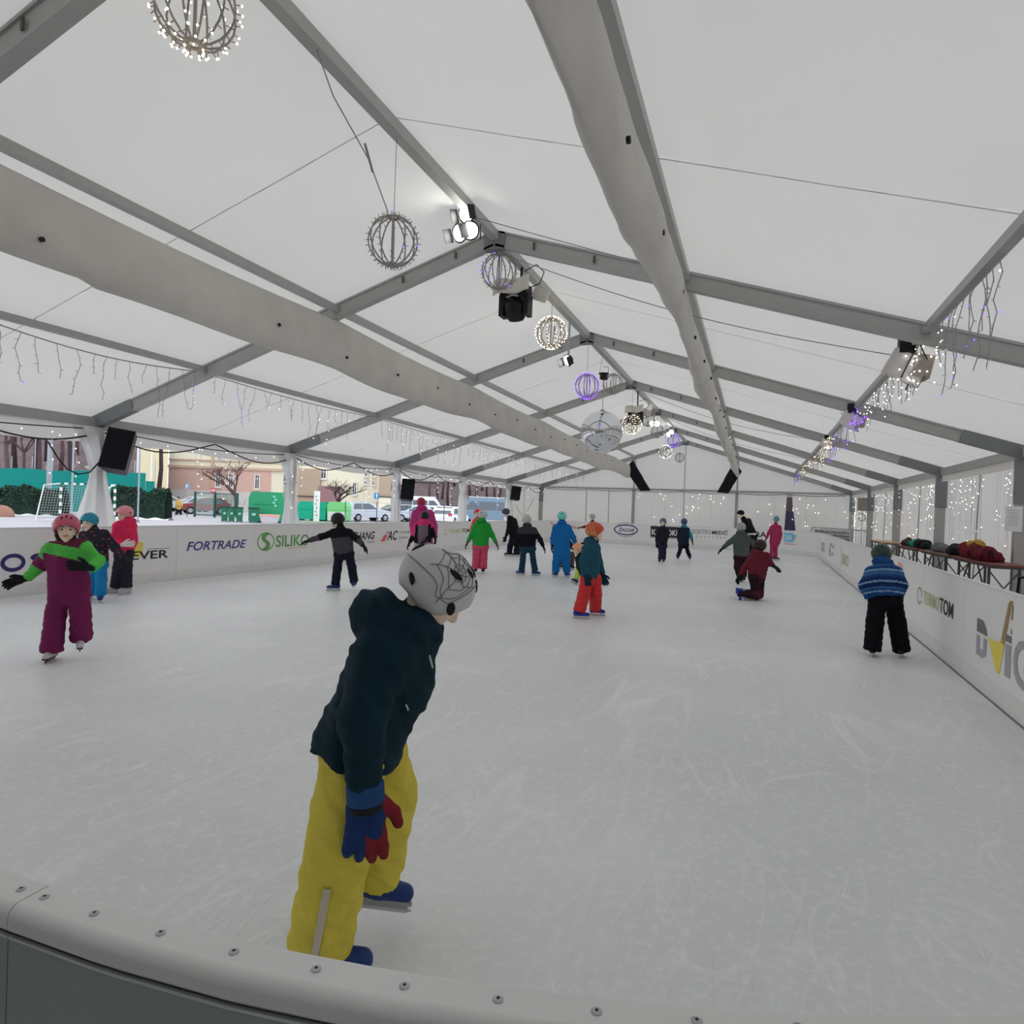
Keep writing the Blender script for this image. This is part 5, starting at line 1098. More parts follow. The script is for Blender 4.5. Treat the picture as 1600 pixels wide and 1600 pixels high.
# curtains of points on the right fabric wall and far wall
def light_curtain(pts_fn, n, lab, seed, grp, size=(.005, .0125)):
    rs = random.Random(seed); P0 = pts_fn(.5, .5); t = empty('light_curtain', (P0[0], P0[1], .8), lab, 'string lights', grp); mb = MB(); wm = MB()
    cols = sorted(rs.random() for _ in range(30))
    for c in cols: wm.tube([pts_fn(c, 0), pts_fn(c + rs.uniform(-.01, .01), rs.uniform(.6, 1))], .0015, 3)
    for _ in range(n):
        v = rs.random() ** 1.35; mb.octa(np.array(pts_fn(rs.choice(cols) + rs.uniform(-.02, .02), v)), rs.uniform(*size))
    wm.build('wiring', wire_grey, t, kind='stuff'); mb.build('bulbs', white_led, t, kind='stuff')
for i in range(2, 7):
    y0 = FR[i] + .3; light_curtain(lambda u, v, y0=y0: (HW - .03, y0 + 4.4 * u, 2.55 - 1.45 * v), 70 if i < 5 else 50, ['white point-light curtain on the fabric wall next to the pinned notice', 'white point-light curtain on the fabric wall behind the maroon bag table', 'white point-light curtain on the fabric wall behind the teal cloth table', 'white point-light curtain on the fabric wall beside the crowd barrier', 'white point-light curtain in the last fabric wall bay'][i - 2], 40 + i, 'point light curtains on the walls')
light_curtain(lambda u, v: (-2.3 + 4.6 * u, YF - .04, 2.6 - 1.5 * v), 26, 'sparse white point lights on the far gable wall between the posts', 60, 'point light curtains on the walls', (.014, .02))
light_curtain(lambda u, v: (2.7 + 4.6 * u, YF - .04, 2.6 - 1.5 * v), 22, 'sparse white point lights on the far gable wall beside the parted flap', 61, 'point light curtains on the walls', (.014, .02))
# eave cable with bulbs on the open side, and hanging strands
for i in range(1, 7):
    y0 = FR[i]; rs = random.Random(80 + i); t = empty('eave_light_cable', (-7.3, y0 + 2.5, 2.2), ['black light cable with bulbs draped before the trees view', 'black light cable with bulbs draped before the football goal view', 'black light cable with bulbs draped before the brick building', 'black light cable with bulbs draped before the cream building', 'black light cable with bulbs draped before the white minibus', 'black light cable with bulbs draped on the closed end bay'][i - 1], 'string lights', 'light cables along the open side')
    c = MB(); c.tube([(-7.36, y0 + 5 * w, 2.66 - .22 * math.sin(math.pi * (w * 2 % 1)) - .04 * math.sin(9 * w)) for w in np.linspace(0, 1, 25)], .014, 5); c.tube([(-7.36, y0 + 5 * w, 2.7 - .12 * math.sin(math.pi * w)) for w in np.linspace(0, 1, 13)], .010, 5); c.build('cable', cablem, t)
    b = MB(); s_ = MB()
    for w in np.linspace(.03, .97, 9): b.octa((-7.34, y0 + 5 * w, 2.60 - .12 * rs.random()), .012)
    for _ in range(4 if i < 4 else 2):
        w = rs.random(); y = y0 + 5 * w; zz = np.linspace(2.55, 2.55 - rs.uniform(.5, 1.2), 7); pts = [(-7.36 + rs.uniform(-.03, .03), y + rs.uniform(-.04, .04), z) for z in zz]; s_.tube(pts, .006, 4)
        for q in pts[::2]: b.octa(np.array(q) + (.02, .02, 0), .012)
    s_.build('strands', M('strand_white', P(190, 190, 190), .7), t, kind='stuff'); b.build('bulbs', white_led, t, kind='stuff')
t = empty('hanging_cable', (-7.3, 7.0, 1.7), 'black cable looping from the eave to the loudspeaker by the goal', 'cable')
c = MB(); c.tube([onX(75, 690, -7.2), onX(90, 715, -7.2), onX(105, 733, -7.2), onX(122, 741, -7.2), onX(140, 738, -7.2), onX(155, 722, -7.2), onX(166, 712, -7.15)], .012, 6); c.build('cable_run', cablem, t)
# roof cables on the right slope
for (a, b, sag, lab) in (((.05, 8.3, zr(0) - .08), (4.95, 8.6, zr(5) - .08), .16, 'double black cable drooping along the first frame to the projector'), ((.05, 7.2, zr(0) - .02), (4.95, 7.6, zr(5) + .0), .06, 'thin grey cable running beside the first frame'), ((.05, 18.2, zr(0) - .08), (4.95, 17.6, zr(5) - .08), .22, 'black cable drooping from the second stage light'), ((.05, 23.2, zr(0) - .08), (4.9, 22.8, zr(5) - .08), .2, 'black cable drooping near the far gable')):
    t = empty('roof_cable', np.array(a) * (1, 1, 0) + (0, 0, 3.3), lab, 'cable'); c = MB(); c.tube([np.array(a) + (np.array(b) - np.array(a)) * w - UP * sag * math.sin(math.pi * w) for w in np.linspace(0, 1, 15)], .006, 5); c.build('cable_run', cableg, t)
t = empty('gable_cable', (0, YF - .1, 2.6), 'black cable draped in waves along the far gable beam', 'cable'); c = MB(); c.tube([(-7.2 + 14.4 * w, YF - .1, 2.69 - .05 * abs(math.sin(w * 19))) for w in np.linspace(0, 1, 90)], .014, 5); c.build('cable_run', cablem, t)

# ------------------------------------------------------------------ right side: tables, bags, crowd barrier
woodr = M('table_red_brown', P(92, 52, 48), .5, 0, .15, 12); legm = M('table_leg_grey', P(70, 72, 72), .5, .3)
def table(y0, y1, x, z, lab, mat=woodr):
    t = empty('trestle_table', (x, (y0 + y1) / 2, ZD), lab, 'table'); z += ZD
    mb = MB(); mb.box((x, (y0 + y1) / 2, z), (.5, y1 - y0, .03)); mb.build('table_top', mat, t)
    mb = MB(); mb.box((x, (y0 + y1) / 2, z - .03), (.44, y1 - y0 - .06, .04)); mb.build('rim_frame', legm, t)
    for yy, sg in ((y0 + .3, 1), (y1 - .3, -1)):
        for xx in (x - .2, x + .2):
            mb = MB(); mb.bar((xx, yy, ZD), (xx, yy, z - .04), .035, .035, (0, 1, 0)); mb.build('leg', legm, t)
        mb = MB(); mb.bar((x - .2, yy, .3), (x + .2, yy, .3), .025, .025); mb.bar((x - .2, yy, .33), (x + .2, yy, z - .1), .018, .018); mb.bar((x + .2, yy, .33), (x - .2, yy, z - .1), .018, .018); mb.build('cross_brace', legm, t)
        mb = MB(); mb.bar((x - .2, yy, .35), (x - .2, yy + sg * .55, z - .06), .02, .02); mb.build('stay', legm, t)
TX = 7.08; ZD = .20
dk = MB(); dk.prism([(5.95, 8.2, 0), (7.35, 8.2, 0), (7.35, 27, 0), (6.2, 27, 0)], (0, 0, ZD)); dk.build('floor_platform', M('platform_grey', P(125, 122, 118), .8, 0, .15, 4), kind='structure')
table(11.9, 14.1, TX, .78, 'red-brown trestle table carrying the maroon bag'); table(14.4, 16.6, TX, .78, 'trestle table carrying black and grey bags behind the near red-brown one', M('table_brown', P(88, 66, 58), .5, 0, .15, 12)); table(17.1, 19.3, TX, .78, 'trestle table carrying green and teal clothes'); table(21.2, 23.4, TX, .78, 'brown trestle table with the bare top next to the crowd barrier', M('table_tan', P(150, 118, 92), .5, 0, .15, 12))
def heap(c, r, mat, lab, cat, nm, seed, mats=None):
    s_ = Sdf(.05); s_.amp = .006; s_.seed = seed; rs = random.Random(seed); c = np.asarray(c, float)
    for _ in range(6): q = c + np.array((rs.uniform(-.5, .5) * r[0], rs.uniform(-.75, .75) * r[1], rs.uniform(.2, .6) * r[2])); s_.cone('h', q, q + np.array((rs.uniform(-.3, .3) * r[0], rs.uniform(-.4, .4) * r[1], rs.uniform(-.1, .3) * r[2])), r[2] * rs.uniform(.35, .6), r[2] * rs.uniform(.25, .5))
    s_.cone('h', c + np.array((0, -r[1] * .8, .05)), c + np.array((0, r[1] * .8, .05)), r[2] * .5); s_.cut(('h',), c + np.array((0, 0, .004)), (0, 0, -1))
    t = empty(nm, c, lab, cat); s_.obj('cloth_body' if cat != 'bag' else 'bag_body', .022, [mat], t); return t
ztop = .796 + ZD
tb = heap((TX, 13.05, ztop), (.2, .5, .26), c_('maroon_bag', 92, 26, 38), 'maroon sports bag slumped on the near trestle table', 'bag', 'sports_bag', 1)
mb = MB(); mb.tube([(TX - .1, 12.47 - .1 * math.sin(w), ztop + .06 + .13 * math.cos(w)) for w in np.linspace(-1.5, 1.6, 9)], .014, 6); mb.build('handle', blackf, tb)
heap((TX, 13.85, ztop), (.17, .26, .24), c_('crimson', 105, 28, 38), 'crimson jacket heaped beside the maroon bag', 'jacket', 'folded_jacket', 2)
heap((TX - .02, 13.55, ztop + .2), (.12, .36, .12), c_('mustard_cloth', 165, 132, 48), 'yellow jacket lying over the maroon bag', 'jacket', 'folded_jacket', 3)
heap((TX, 14.9, ztop), (.18, .3, .2), blackf, 'black bag with handles on the table before the striped post', 'bag', 'hand_bag', 4)
heap((TX, 15.9, ztop), (.18, .4, .17), c_('heather_grey', 92, 92, 94), 'grey jacket heaped beside the black bag', 'jacket', 'folded_jacket', 5)
heap((TX, 17.4, ztop), (.18, .3, .2), blackf, 'black jacket heaped beside the teal cloth', 'jacket', 'folded_jacket', 6)
heap((TX, 18.1, ztop), (.18, .32, .2), c_('jade', 40, 125, 105), 'teal jacket heaped on the trestle table', 'jacket', 'folded_jacket', 7)
heap((TX, 18.85, ztop), (.18, .36, .18), c_('olive_dark', 58, 58, 50), 'dark olive jacket spread on the trestle table', 'jacket', 'folded_jacket', 8)
t = empty('bench', (6.75, 9.6, ZD), 'red-brown bench end with a dark strap beside the near post', 'bench')
mb = MB(); mb.box((7.0, 10.1, .88), (.3, 1.2, .035)); mb.build('seat', woodr, t)
for yy in (9.7, 10.5):
    mb = MB(); mb.bar((7.0, yy, ZD), (7.0, yy, .87), .24, .03, (0, 1, 0)); mb.build('leg', legm, t)
mb = MB(); mb.tube([(6.84, 10.6, .92), (6.82, 10.76, .88), (6.82, 10.8, .7), (6.83, 10.72, .5), (6.84, 10.66, .3)], .016, 5); mb.build('strap', blackf, t)
t = empty('pinned_notice', (7.36, FR[3] - .15, 1.45), 'white paper notice in a plastic sleeve on a post', 'notice'); mb = MB(); mb.box((7.37, FR[3] - .075, 1.72), (.24, .006, .42)); mb.build('paper', M('paper_white', P(178, 182, 184), .5), t)
for k in range(8):
    mb = MB(); mb.box((7.36, FR[3] - .08, 1.86 - .035 * k), (.16 - .02 * (k % 3), .003, .006)); mb.build('printed_line', pgrey, t)
t = empty('crowd_barrier', (6.5, 29.2, 0), 'grey steel crowd barrier with a printed banner at the far corner', 'barrier'); zt = 1.22
E0 = np.array((5.72, 31.4, 0)); E1 = np.array((7.34, 27.4, 0)); ed = nrm(E1 - E0); EL = np.linalg.norm(E1 - E0); en = np.array((-ed[1], ed[0], 0)); en = en if en[1] < 0 else -en
def bq(w, z): return E0 + ed * w * EL + UP * z
mb = MB(); mb.tube([bq(0, .15), bq(0, zt - .1), bq(.03, zt), bq(.97, zt), bq(1, zt - .1), bq(1, .15)], .022, 8); mb.build('tube_frame', alu, t)
mb = MB(); mb.bar(bq(0, .25), bq(1, .25), .03, .03); mb.build('lower_rail', alu, t)
for k in range(1, 24):
    mb = MB(); mb.tube([bq(k / 24, .25), bq(k / 24, zt)], .008, 5); mb.build('bar', alu, t)
for w in (.1, .9):
    mb = MB(); mb.bar(bq(w, .02) - en * .3, bq(w, .02) + en * .3, .05, .02); mb.bar(bq(w, .02), bq(w, .25), .03, .03, (0, 1, 0)); mb.build('foot', alu, t)
mb = MB(); mb.box(bq(.42, .82) + en * .03, (.66 * EL, .006, .72), np.stack([ed, en, UP])); mb.build('banner', M('banner_white', P(165, 165, 165), .7), t)
pr = Print(bq(.10, 0) + en * .035, ed, UP, en, t); pr.text('MOBILNA DRSALIŠČA', .0, 1.02, .64 * EL, .12, pblack); pr.text('PRODAJA', .36 * EL, .87, .28 * EL, .10, pblack); pr.text('IN NAJEM', .36 * EL, .73, .28 * EL, .10, pblack)
pr.poly([(.1, .84), (.8, .92), (1.2, .80), (.5, .72)], pblack)

# ------------------------------------------------------------------ outside the open side: court, hedge, street
GZ = -.03
def gz(u, D): return WZ(u, D, GZ)                                     # ground point below column u at depth D
def wz(u, v, D): return W(u, v, D)
def facing(p): return nrm((np.asarray(p) - CAMP) * np.array((1, 1, 0)))
# -- leafy hedge
leaf1 = M('hedge_leaf', X_(48, 74, 58), .8, 0, .35, 2.5); leaf2 = M('hedge_leaf_dark', X_(30, 50, 42), .8, 0, .35, 2.5)
def hedge(u0, u1, D, h, lab, seed):
    rs = random.Random(seed); a = gz(u0, D); b = gz(u1, D); L = np.linalg.norm(b - a); d = nrm(b - a); n = np.array((-d[1], d[0], 0)); t = empty('hedge', (a + b) / 2, lab, 'hedge')
    core = MB(); core.grid(int(L / .4) + 2, 12, lambda u, v: a + d * L * u + n * (.42 * math.cos(math.pi * v) * (1 + .15 * math.sin(u * 40))) + UP * (h * .9 * math.sin(math.pi * v) ** .45 * (1 + .07 * math.sin(u * L * 2.1) + .05 * math.sin(u * L * 5)))); core.build('inner_mass', leaf2, t)
    lf = MB()
    for _ in range(int(L * 520)):
        w = rs.random(); v = rs.random(); q = a + d * L * w + n * ((.46 + rs.uniform(-.06, .1)) * math.cos(math.pi * v)) + UP * (h * rs.uniform(.9, 1.03) * math.sin(math.pi * v) ** .45 * (1 + .07 * math.sin(w * L * 2.1) + .05 * math.sin(w * L * 5)) + .0)
        e1 = nrm(np.array([rs.uniform(-1, 1) for _ in range(3)])); e2 = nrm(np.cross(e1, [rs.uniform(-1, 1) for _ in range(3)])); s_ = rs.uniform(.05, .12); lf.cur = rs.randrange(2)
        lf.add([q - e1 * s_, q + e2 * s_ * .5, q + e1 * s_, q - e2 * s_ * .5], [(0, 1, 2, 3)])
    lf.build('leaves', [leaf1, leaf2], t, kind='stuff')
hedge(-60, 100, 40, 1.75, 'dense dark green hedge below the teal windscreen beside the goal', 1)
hedge(176, 263, 42, 1.95, 'dense dark green hedge between the goal and the bins', 2)
sm = MB(); rs0 = random.Random(5)
t = empty('snow_bank', gz(130, 38.6), 'low strip of dirty snow along the hedge foot', 'snow')
a, b = gz(-60, 38.6), gz(262, 40.4); sm.grid(60, 5, lambda u, v: a + (b - a) * u + np.array((0, .5 * v, 0)) + UP * (.10 * math.sin(math.pi * v) * (1 + .5 * math.sin(u * 70)))); sm.build('snow_ridge', M('snow_dirty', X_(205, 205, 212), .9, 0, .1, 2), t, smooth=True)
t = empty('leaf_mound', gz(0, 37), 'rust brown mound of leaves at the hedge foot', 'mound'); mb = MB(); mb.ball(gz(2, 37) + UP * .05, (.9, .5, .62), 14, 8); mb.build('mound_body', M('rust_leaves', X_(150, 112, 98), .9, 0, .25, 5), t, smooth=True)
# -- teal windscreen fence
teal_net = M('windscreen_teal', X_(14, 128, 122), .8, 0, .08, 1.5)
t = empty('windscreen_fence', gz(110, 45), 'tall teal green windscreen net behind the hedge', 'fence')
a, b = gz(-80, 45), gz(226, 46.5); mb = MB(); mb.grid(24, 5, lambda u, v: a + (b - a) * u + UP * (.1 + 2.98 * v + .05 * math.sin(u * 21)) + np.array((.0, .06 * math.sin(u * 50), 0))); mb.build('net', teal_net, t, smooth=True)
a, b = gz(226, 46.5), gz(241, 46.6); mb = MB(); mb.grid(4, 3, lambda u, v: a + (b - a) * u + UP * (.1 + 2.45 * v)); mb.build('net', teal_net, t)
for u in np.linspace(-80, 240, 11):
    mb = MB(); q = gz(u, 46.6); mb.tube([q, q + UP * 4.0], .03, 6); mb.build('post', alu, t)
# -- handball goal
gw = M('goal_white', X_(228, 232, 236), .5); gt = M('goal_teal', X_(24, 96, 84), .5); D = 34.5
t = empty('handball_goal', gz(135, D), 'handball goal with white and dark green banded posts and net', 'goal')
A_, B_ = gz(93.5, D), gz(178, D); dd = nrm(B_ - A_); back = nrm(np.array((dd[1], -dd[0], 0))); back = back if back @ (CAMP - A_) > 0 else -back; H_ = 2.02
for q in (A_, B_):
    m_ = MB()
    for k in range(10): m_.cur = k % 2; m_.box(q + UP * (H_ * (k + .5) / 10), (.09, .09, H_ / 10), np.stack([dd, back, UP]))
    m_.build('post', [gw, gt], t)
m_ = MB(); L = np.linalg.norm(B_ - A_)
for k in range(14): m_.cur = k % 2; m_.box(A_ + dd * L * (k + .5) / 14 + UP * H_, (L / 14, .09, .09), np.stack([dd, back, UP]))
m_.build('crossbar', [gt, gw], t)
for q, sg in ((A_, -1), (B_, 1)):
    m_ = MB(); p1 = q + UP * H_ - back * .0; p2 = q + dd * sg * .25 + back * .9 + UP * 1.9; p3 = q + dd * sg * .35 + back * 1.3 + UP * .03
    m_.tube([p1, p2, p3, q + UP * .04], .03, 6); m_.build('net_stay', gw, t)
netm = M('net_cord', X_(165, 170, 172), .8); m_ = MB()
for k in range(0, 25):
    w = k / 24; q = A_ + dd * (-.3 + (L + .6) * w); m_.tube([q + back * .85 + UP * 1.9, q + back * 1.28 + UP * .03], .007, 3)
for k in range(15):
    w = k / 14; z = 1.9 * (1 - w) + .03; m_.tube([A_ - dd * .3 + back * (.85 + .43 * w) + UP * z, B_ + dd * .3 + back * (.85 + .43 * w) + UP * z], .007, 3)
m_.build('net', netm, t, kind='stuff')
# -- light poles and floodlight masts
def pole(u, D, h, r, lab, mat=None, arm=None, head=False):
    q = gz(u, D); t = empty('light_mast', q, lab, 'mast'); m_ = MB(); m_.tube([q, q + UP * h], [r, r * .7], 8); m_.build('shaft', mat or M('mast_grey', X_(150, 155, 165), .5), t)
    m_ = MB(); m_.lathe(q, [(r * 2, 0), (r * 2, .1), (r, .14)], 10); m_.build('foot', alu_d, t)
    if head:
        m_ = MB(); m_.box(q + UP * (h - .1) + HR * .35, (.7, .2, .1), np.stack([HR, HF, UP])); m_.build('lamp_arm', gw, t)
        m_ = MB(); m_.box(q + UP * (h - .3) + HR * .6, (.18, .15, .28), np.stack([HR, HF, UP])); m_.build('lamp_head', gw, t)
pole(75, 41, 7.5, .17, 'thick blue-grey mast standing in the hedge by the goal'); pole(111, 33, 7, .05, 'thin pale mast in front of the goal mouth'); pole(52, 47, 6.5, .05, 'thin mast behind the teal windscreen beside tree trunks'); pole(215, 36, 5.2, .05, 'thin mast in front of the hedge beside the loudspeaker')
pole(234, 52, 6.1, .07, 'mast with short lamp arm beside the cream tower', gw, head=True)
# -- hillside and bare trees
hillm = M('leaf_litter_hill', X_(100, 88, 90), .95, 0, .5, .9, .6, 3)
bark = M('bark_brown', X_(92, 74, 76), .9, 0, .25, 4); bark2 = M('bark_grey_brown', X_(110, 92, 92), .9, 0, .25, 4); bark3 = M('bark_dark', X_(62, 50, 54), .9, 0, .25, 4)
def hill(u0, u1, D0, D1, h, nm, seed):
    m_ = MB(); rs = random.Random(seed)
    m_.grid(28, 14, lambda u, v: gz(u0 + (u1 - u0) * u, D0 + (D1 - D0) * v) + UP * (h * v ** 1.2 + .8 * math.sin(u * 9 + v * 7 + seed) * v)); m_.build(nm, hillm, kind='structure', smooth=True, base=gz((u0 + u1) / 2, D0))
hill(-260, 256, 58, 130, 40, 'ground_hillside', 1); hill(640, 880, 95, 170, 34, 'ground_hillside_far', 2)
def bare_tree(q, h, r, lab, seed, mat=bark, depth=4, spread=.55, grp=None, trunk=.35, nb=3):
    rs = random.Random(seed); q = np.asarray(q, float); t = empty('bare_tree', q, lab, 'tree', grp); tm = MB(); bmb = MB()
    top = q + UP * h * trunk + np.array((rs.uniform(-.1, .1), rs.uniform(-.1, .1), 0)) * h * .2; tm.tube([q - UP * .1, q + (top - q) * .5 + np.array((rs.uniform(-.03, .03) * h, 0, 0)), top], [r * 1.15, r * .9, r * .75], 7); tm.build('trunk', mat, t, smooth=True)
    def br(p, d, L, rr, k):
        e = p + d * L; mid = p + d * L * .5 + np.array([rs.uniform(-.08, .08) for _ in range(3)]) * L; bmb.tube([p, mid, e], [rr, rr * .8, rr * .6], 4 if k > 1 else 3, cap=False)
        if k == 0: return
        for _ in range(nb if k > 1 else 2):
            nd = nrm(d + np.array([rs.uniform(-1, 1), rs.uniform(-1, 1), rs.uniform(-.3, .7)]) * spread * 1.3); br(p + (e - p) * rs.uniform(.55, 1), nd, L * rs.uniform(.55, .8), rr * .58, k - 1)
    for _ in range(nb + 1): br(top - UP * h * .04 * rs.random(), nrm(np.array((rs.uniform(-1, 1) * spread, rs.uniform(-1, 1) * spread, .75))), h * .24, r * .6, depth)
    bmb.build('branches', mat, t, kind='stuff')
for i, (u, D) in enumerate(((-20, 60), (8, 57), (22, 66), (33, 60), (48, 58), (56, 60), (70, 70), (92, 66), (105, 58), (118, 72), (246, 62), (252, 68), (240, 84))):
    q = gz(u, D); hgt = 40 * ((D - 58) / 72) ** 1.2 if D > 58 else 0
    bare_tree(q + UP * (max(0, hgt) - .2), 10 + (i % 3) * 2, .16 + .05 * (i % 3), 'bare brown woodland tree on the slope behind the teal windscreen' if u < 150 else 'bare dark tree on the slope beside the cream tower', 100 + i, bark if i % 2 else bark3, 3, .5, 'bare trees on the slope', .5)
bare_tree(gz(366, 57), 6.6, .17, 'bare street tree with forked crown before the brick building', 11, bark, 4, .75, None, .30, 3)
bare_tree(gz(527, 60), 5.2, .17, 'bare pollarded street tree before the cream building', 15, bark3, 4, .95, None, .32, 3)
for i, (u, D) in enumerate(((672, 100), (682, 96), (690, 104), (700, 98), (708, 110), (722, 100), (733, 106), (742, 97), (752, 108), (762, 100), (772, 104), (782, 98), (790, 106))):
    bare_tree(gz(u, D) + UP * max(0, 34 * ((D - 95) / 75) ** 1.2), 11, .2, 'bare reddish woodland tree rising behind the parked vans', 300 + i, bark3 if i % 2 else bark, 3, .5, 'bare trees behind the car park', .45)
# beyond the parted flap: dark trees and a navy screen
t = empty('dark_screen', (5.0, 35.4, GZ), 'dark navy screen seen through the parted wall flap', 'fence'); m_ = MB(); m_.box((5.3, 35.4, .95), (4.2, .06, 1.95)); m_.build('sheet', M('navy_sheet', X_(42, 44, 62), .8), t)
for xx in (3.3, 5.3, 7.3):
    m_ = MB(); m_.tube([(xx, 35.46, GZ), (xx, 35.46, 2.0)], .03, 6); m_.build('post', alu_d, t)
for i, xx in enumerate((4.6, 5.1, 5.35, 5.8, 6.4)): bare_tree((xx, 39 + i, .0), 8, .14, 'dark bare tree seen through the parted wall flap', 500 + i, bark3, 3, .4, 'trees beyond the parted flap', .5)
# -- buildings
def building(u0, u1, D, h, lab, wall, depth=9, name='town_house'):
    a, b = gz(u0, D), gz(u1, D); d = nrm((b - a) * np.array((1, 1, 0))); n = np.array((-d[1], d[0], 0)); n = n if n @ facing(a) > 0 else -n
    t = empty(name, (a + b) / 2, lab, 'building'); L = np.linalg.norm((b - a)[:2]); m_ = MB(); m_.box((a + b) / 2 + n * depth / 2 + UP * h / 2, (L, depth, h), np.stack([d, n, UP])); m_.build('wall', wall, t)
    return t, a, d, n, L
def win(t, a, d, n, x, z, w, h, frame=None, dark=None, sill=True):
    c = a + d * x + UP * z - n * .14; fm = MB()
    for sx in (-1, 1): fm.box(c + d * sx * (w / 2 + .05), (.1, .1, h + .2), np.stack([d, n, UP]))
    for sz in (-1, 1): fm.box(c + UP * sz * (h / 2 + .05), (w, .1, .1), np.stack([d, n, UP]))
    fm.box(c, (.06, .08, h), np.stack([d, n, UP])); fm.box(c + UP * h * .22, (w, .08, .06), np.stack([d, n, UP])); f = fm.build('window', frame or gw, t)
    p_ = MB(); p_.box(c + n * .01, (w, .03, h), np.stack([d, n, UP])); p_.build('pane', dark or M('pane_dark', X_(70, 74, 84), .2), f)
    if sill: s_ = MB(); s_.box(c - UP * (h / 2 + .16) - n * .06, (w + .4, .2, .1), np.stack([d, n, UP])); s_.build('sill', M('sill_pale', X_(220, 212, 200), .8), f)
cream = M('plaster_cream', X_(236, 224, 204), .9, 0, .06, .6); brickp = M('plaster_brick_pink', X_(206, 172, 160), .9, 0, .1, 3, .2, 12); greyp = M('plaster_grey', X_(205, 200, 198), .9, 0, .06, .6); brownp = M('plaster_brown', X_(176, 156, 138), .9, 0, .08, .8)
D = 76
t, a, d, n, L = building(262, 441, D, 12, 'two-storey house with brick pink ground floor and cream upper floor', cream)
def vz(v, u, D): return W(u, v, D)[2]
def strip(t, a, d, n, x0, x1, z0, z1, mat, nm, th=.12):
    m_ = MB(); m_.box(a + d * (x0 + x1) / 2 + UP * (z0 + z1) / 2 - n * th / 2 * .9, (x1 - x0, th, z1 - z0), np.stack([d, n, UP])); m_.build(nm, mat, t)
px = L / (441 - 262); zq = lambda v: vz(v, 350, D)
strip(t, a, d, n, 0, (422 - 262) * px, zq(767), zq(733), brickp, 'brick_facing'); strip(t, a, d, n, 0, L, zq(733), zq(729), M('cornice_tan', X_(196, 172, 150), .9), 'cornice', .3); strip(t, a, d, n, 0, L, zq(721), zq(719), MATS['cornice_tan'], 'cornice', .2)
strip(t, a, d, n, 0, L, GZ, zq(767), greyp, 'plinth', .2); strip(t, a, d, n, (329 - 262) * px, (332 - 262) * px, zq(767), zq(700), MATS['cornice_tan'], 'pilaster', .25)
for u, z0, z1 in ((340, 762, 738), (360, 762, 738), (401, 763, 738)): win(t, a, d, n, (u - 262) * px, (zq(z0) + zq(z1)) / 2, .42, zq(z1) - zq(z0) - .3)
for u in (340, 344): win(t, a, d, n, (u - 262) * px, zq(716), .18, .45, sill=False)
for u in (358, 379): win(t, a, d, n, (u - 262) * px, zq(783), .4, .4, sill=False)
t2 = empty('cream_tower', gz(222, 62), 'narrow cream tower block beside the loudspeaker', 'building'); a2 = gz(221, 62); m_ = MB(); m_.box(a2 + UP * 5 + HF * 2, (1.05, 3, 10), np.stack([HR, HF, UP])); m_.build('wall', M('plaster_yellow', X_(232, 218, 185), .9, 0, .04, .6), t2)
m_ = MB(); m_.box(a2 + UP * 5 + HF * 2.1 - HR * .75, (.5, 2.9, 10), np.stack([HR, HF, UP])); m_.build('side_wall', gw, t2)
D = 74; t, a, d, n, L = building(466, 592, D, 13, 'cream house with brown plastered annexe behind the street tree', cream); px = L / (592 - 466); zq = lambda v: vz(v, 530, D)
strip(t, a, d, n, 0, (500 - 466) * px, GZ, zq(734), brownp, 'annexe_wall', .4); strip(t, a, d, n, (498 - 466) * px, (531 - 466) * px, GZ, zq(760), M('plaster_plum', X_(150, 118, 120), .9), 'gate_wall', .5); strip(t, a, d, n, 0, (498 - 466) * px, zq(778), zq(776), M('lintel_dark', X_(96, 84, 80), .9), 'lintel', .55)
win(t, a, d, n, (504 - 466) * px, zq(741), .5, 1.0); win(t, a, d, n, (553 - 466) * px, zq(762), .35, 1.3)
for u, v in ((570, 751), (582, 752), (570, 739), (582, 739)): win(t, a, d, n, (u - 466) * px, zq(v), .26, .45)
D = 70; t, a, d, n, L = building(590, 618, D, 11, 'brown plastered house beside the blue arrow sign', brownp, 3); zq = lambda v: vz(v, 600, D)
strip(t, a, d, n, 0, L, zq(777), zq(775), MATS['lintel_dark'], 'lintel', .3); strip(t, a, d, n, .1, L * .72, GZ, zq(777), cream, 'lower_wall', .25)
D = 112; t, a, d, n, L = building(636, 688, D, 12, 'white modern block with flat ledges behind the minibus', M('plaster_white', X_(225, 226, 232), .9), 10, 'modern_block'); zq = lambda v: vz(v, 660, D)
for v in (762, 748): strip(t, a, d, n, -.5, L + .5, zq(v), zq(v) + .5, gw, 'ledge', 1.2)
for u in (655, 658.5): win(t, a, d, n, (u - 636) * L / 52, zq(753), .28, .8, sill=False)
strip(t, a, d, n, 0, L, zq(775), zq(764), M('glazing_grey', X_(150, 156, 166), .4), 'glazing_band', .1)
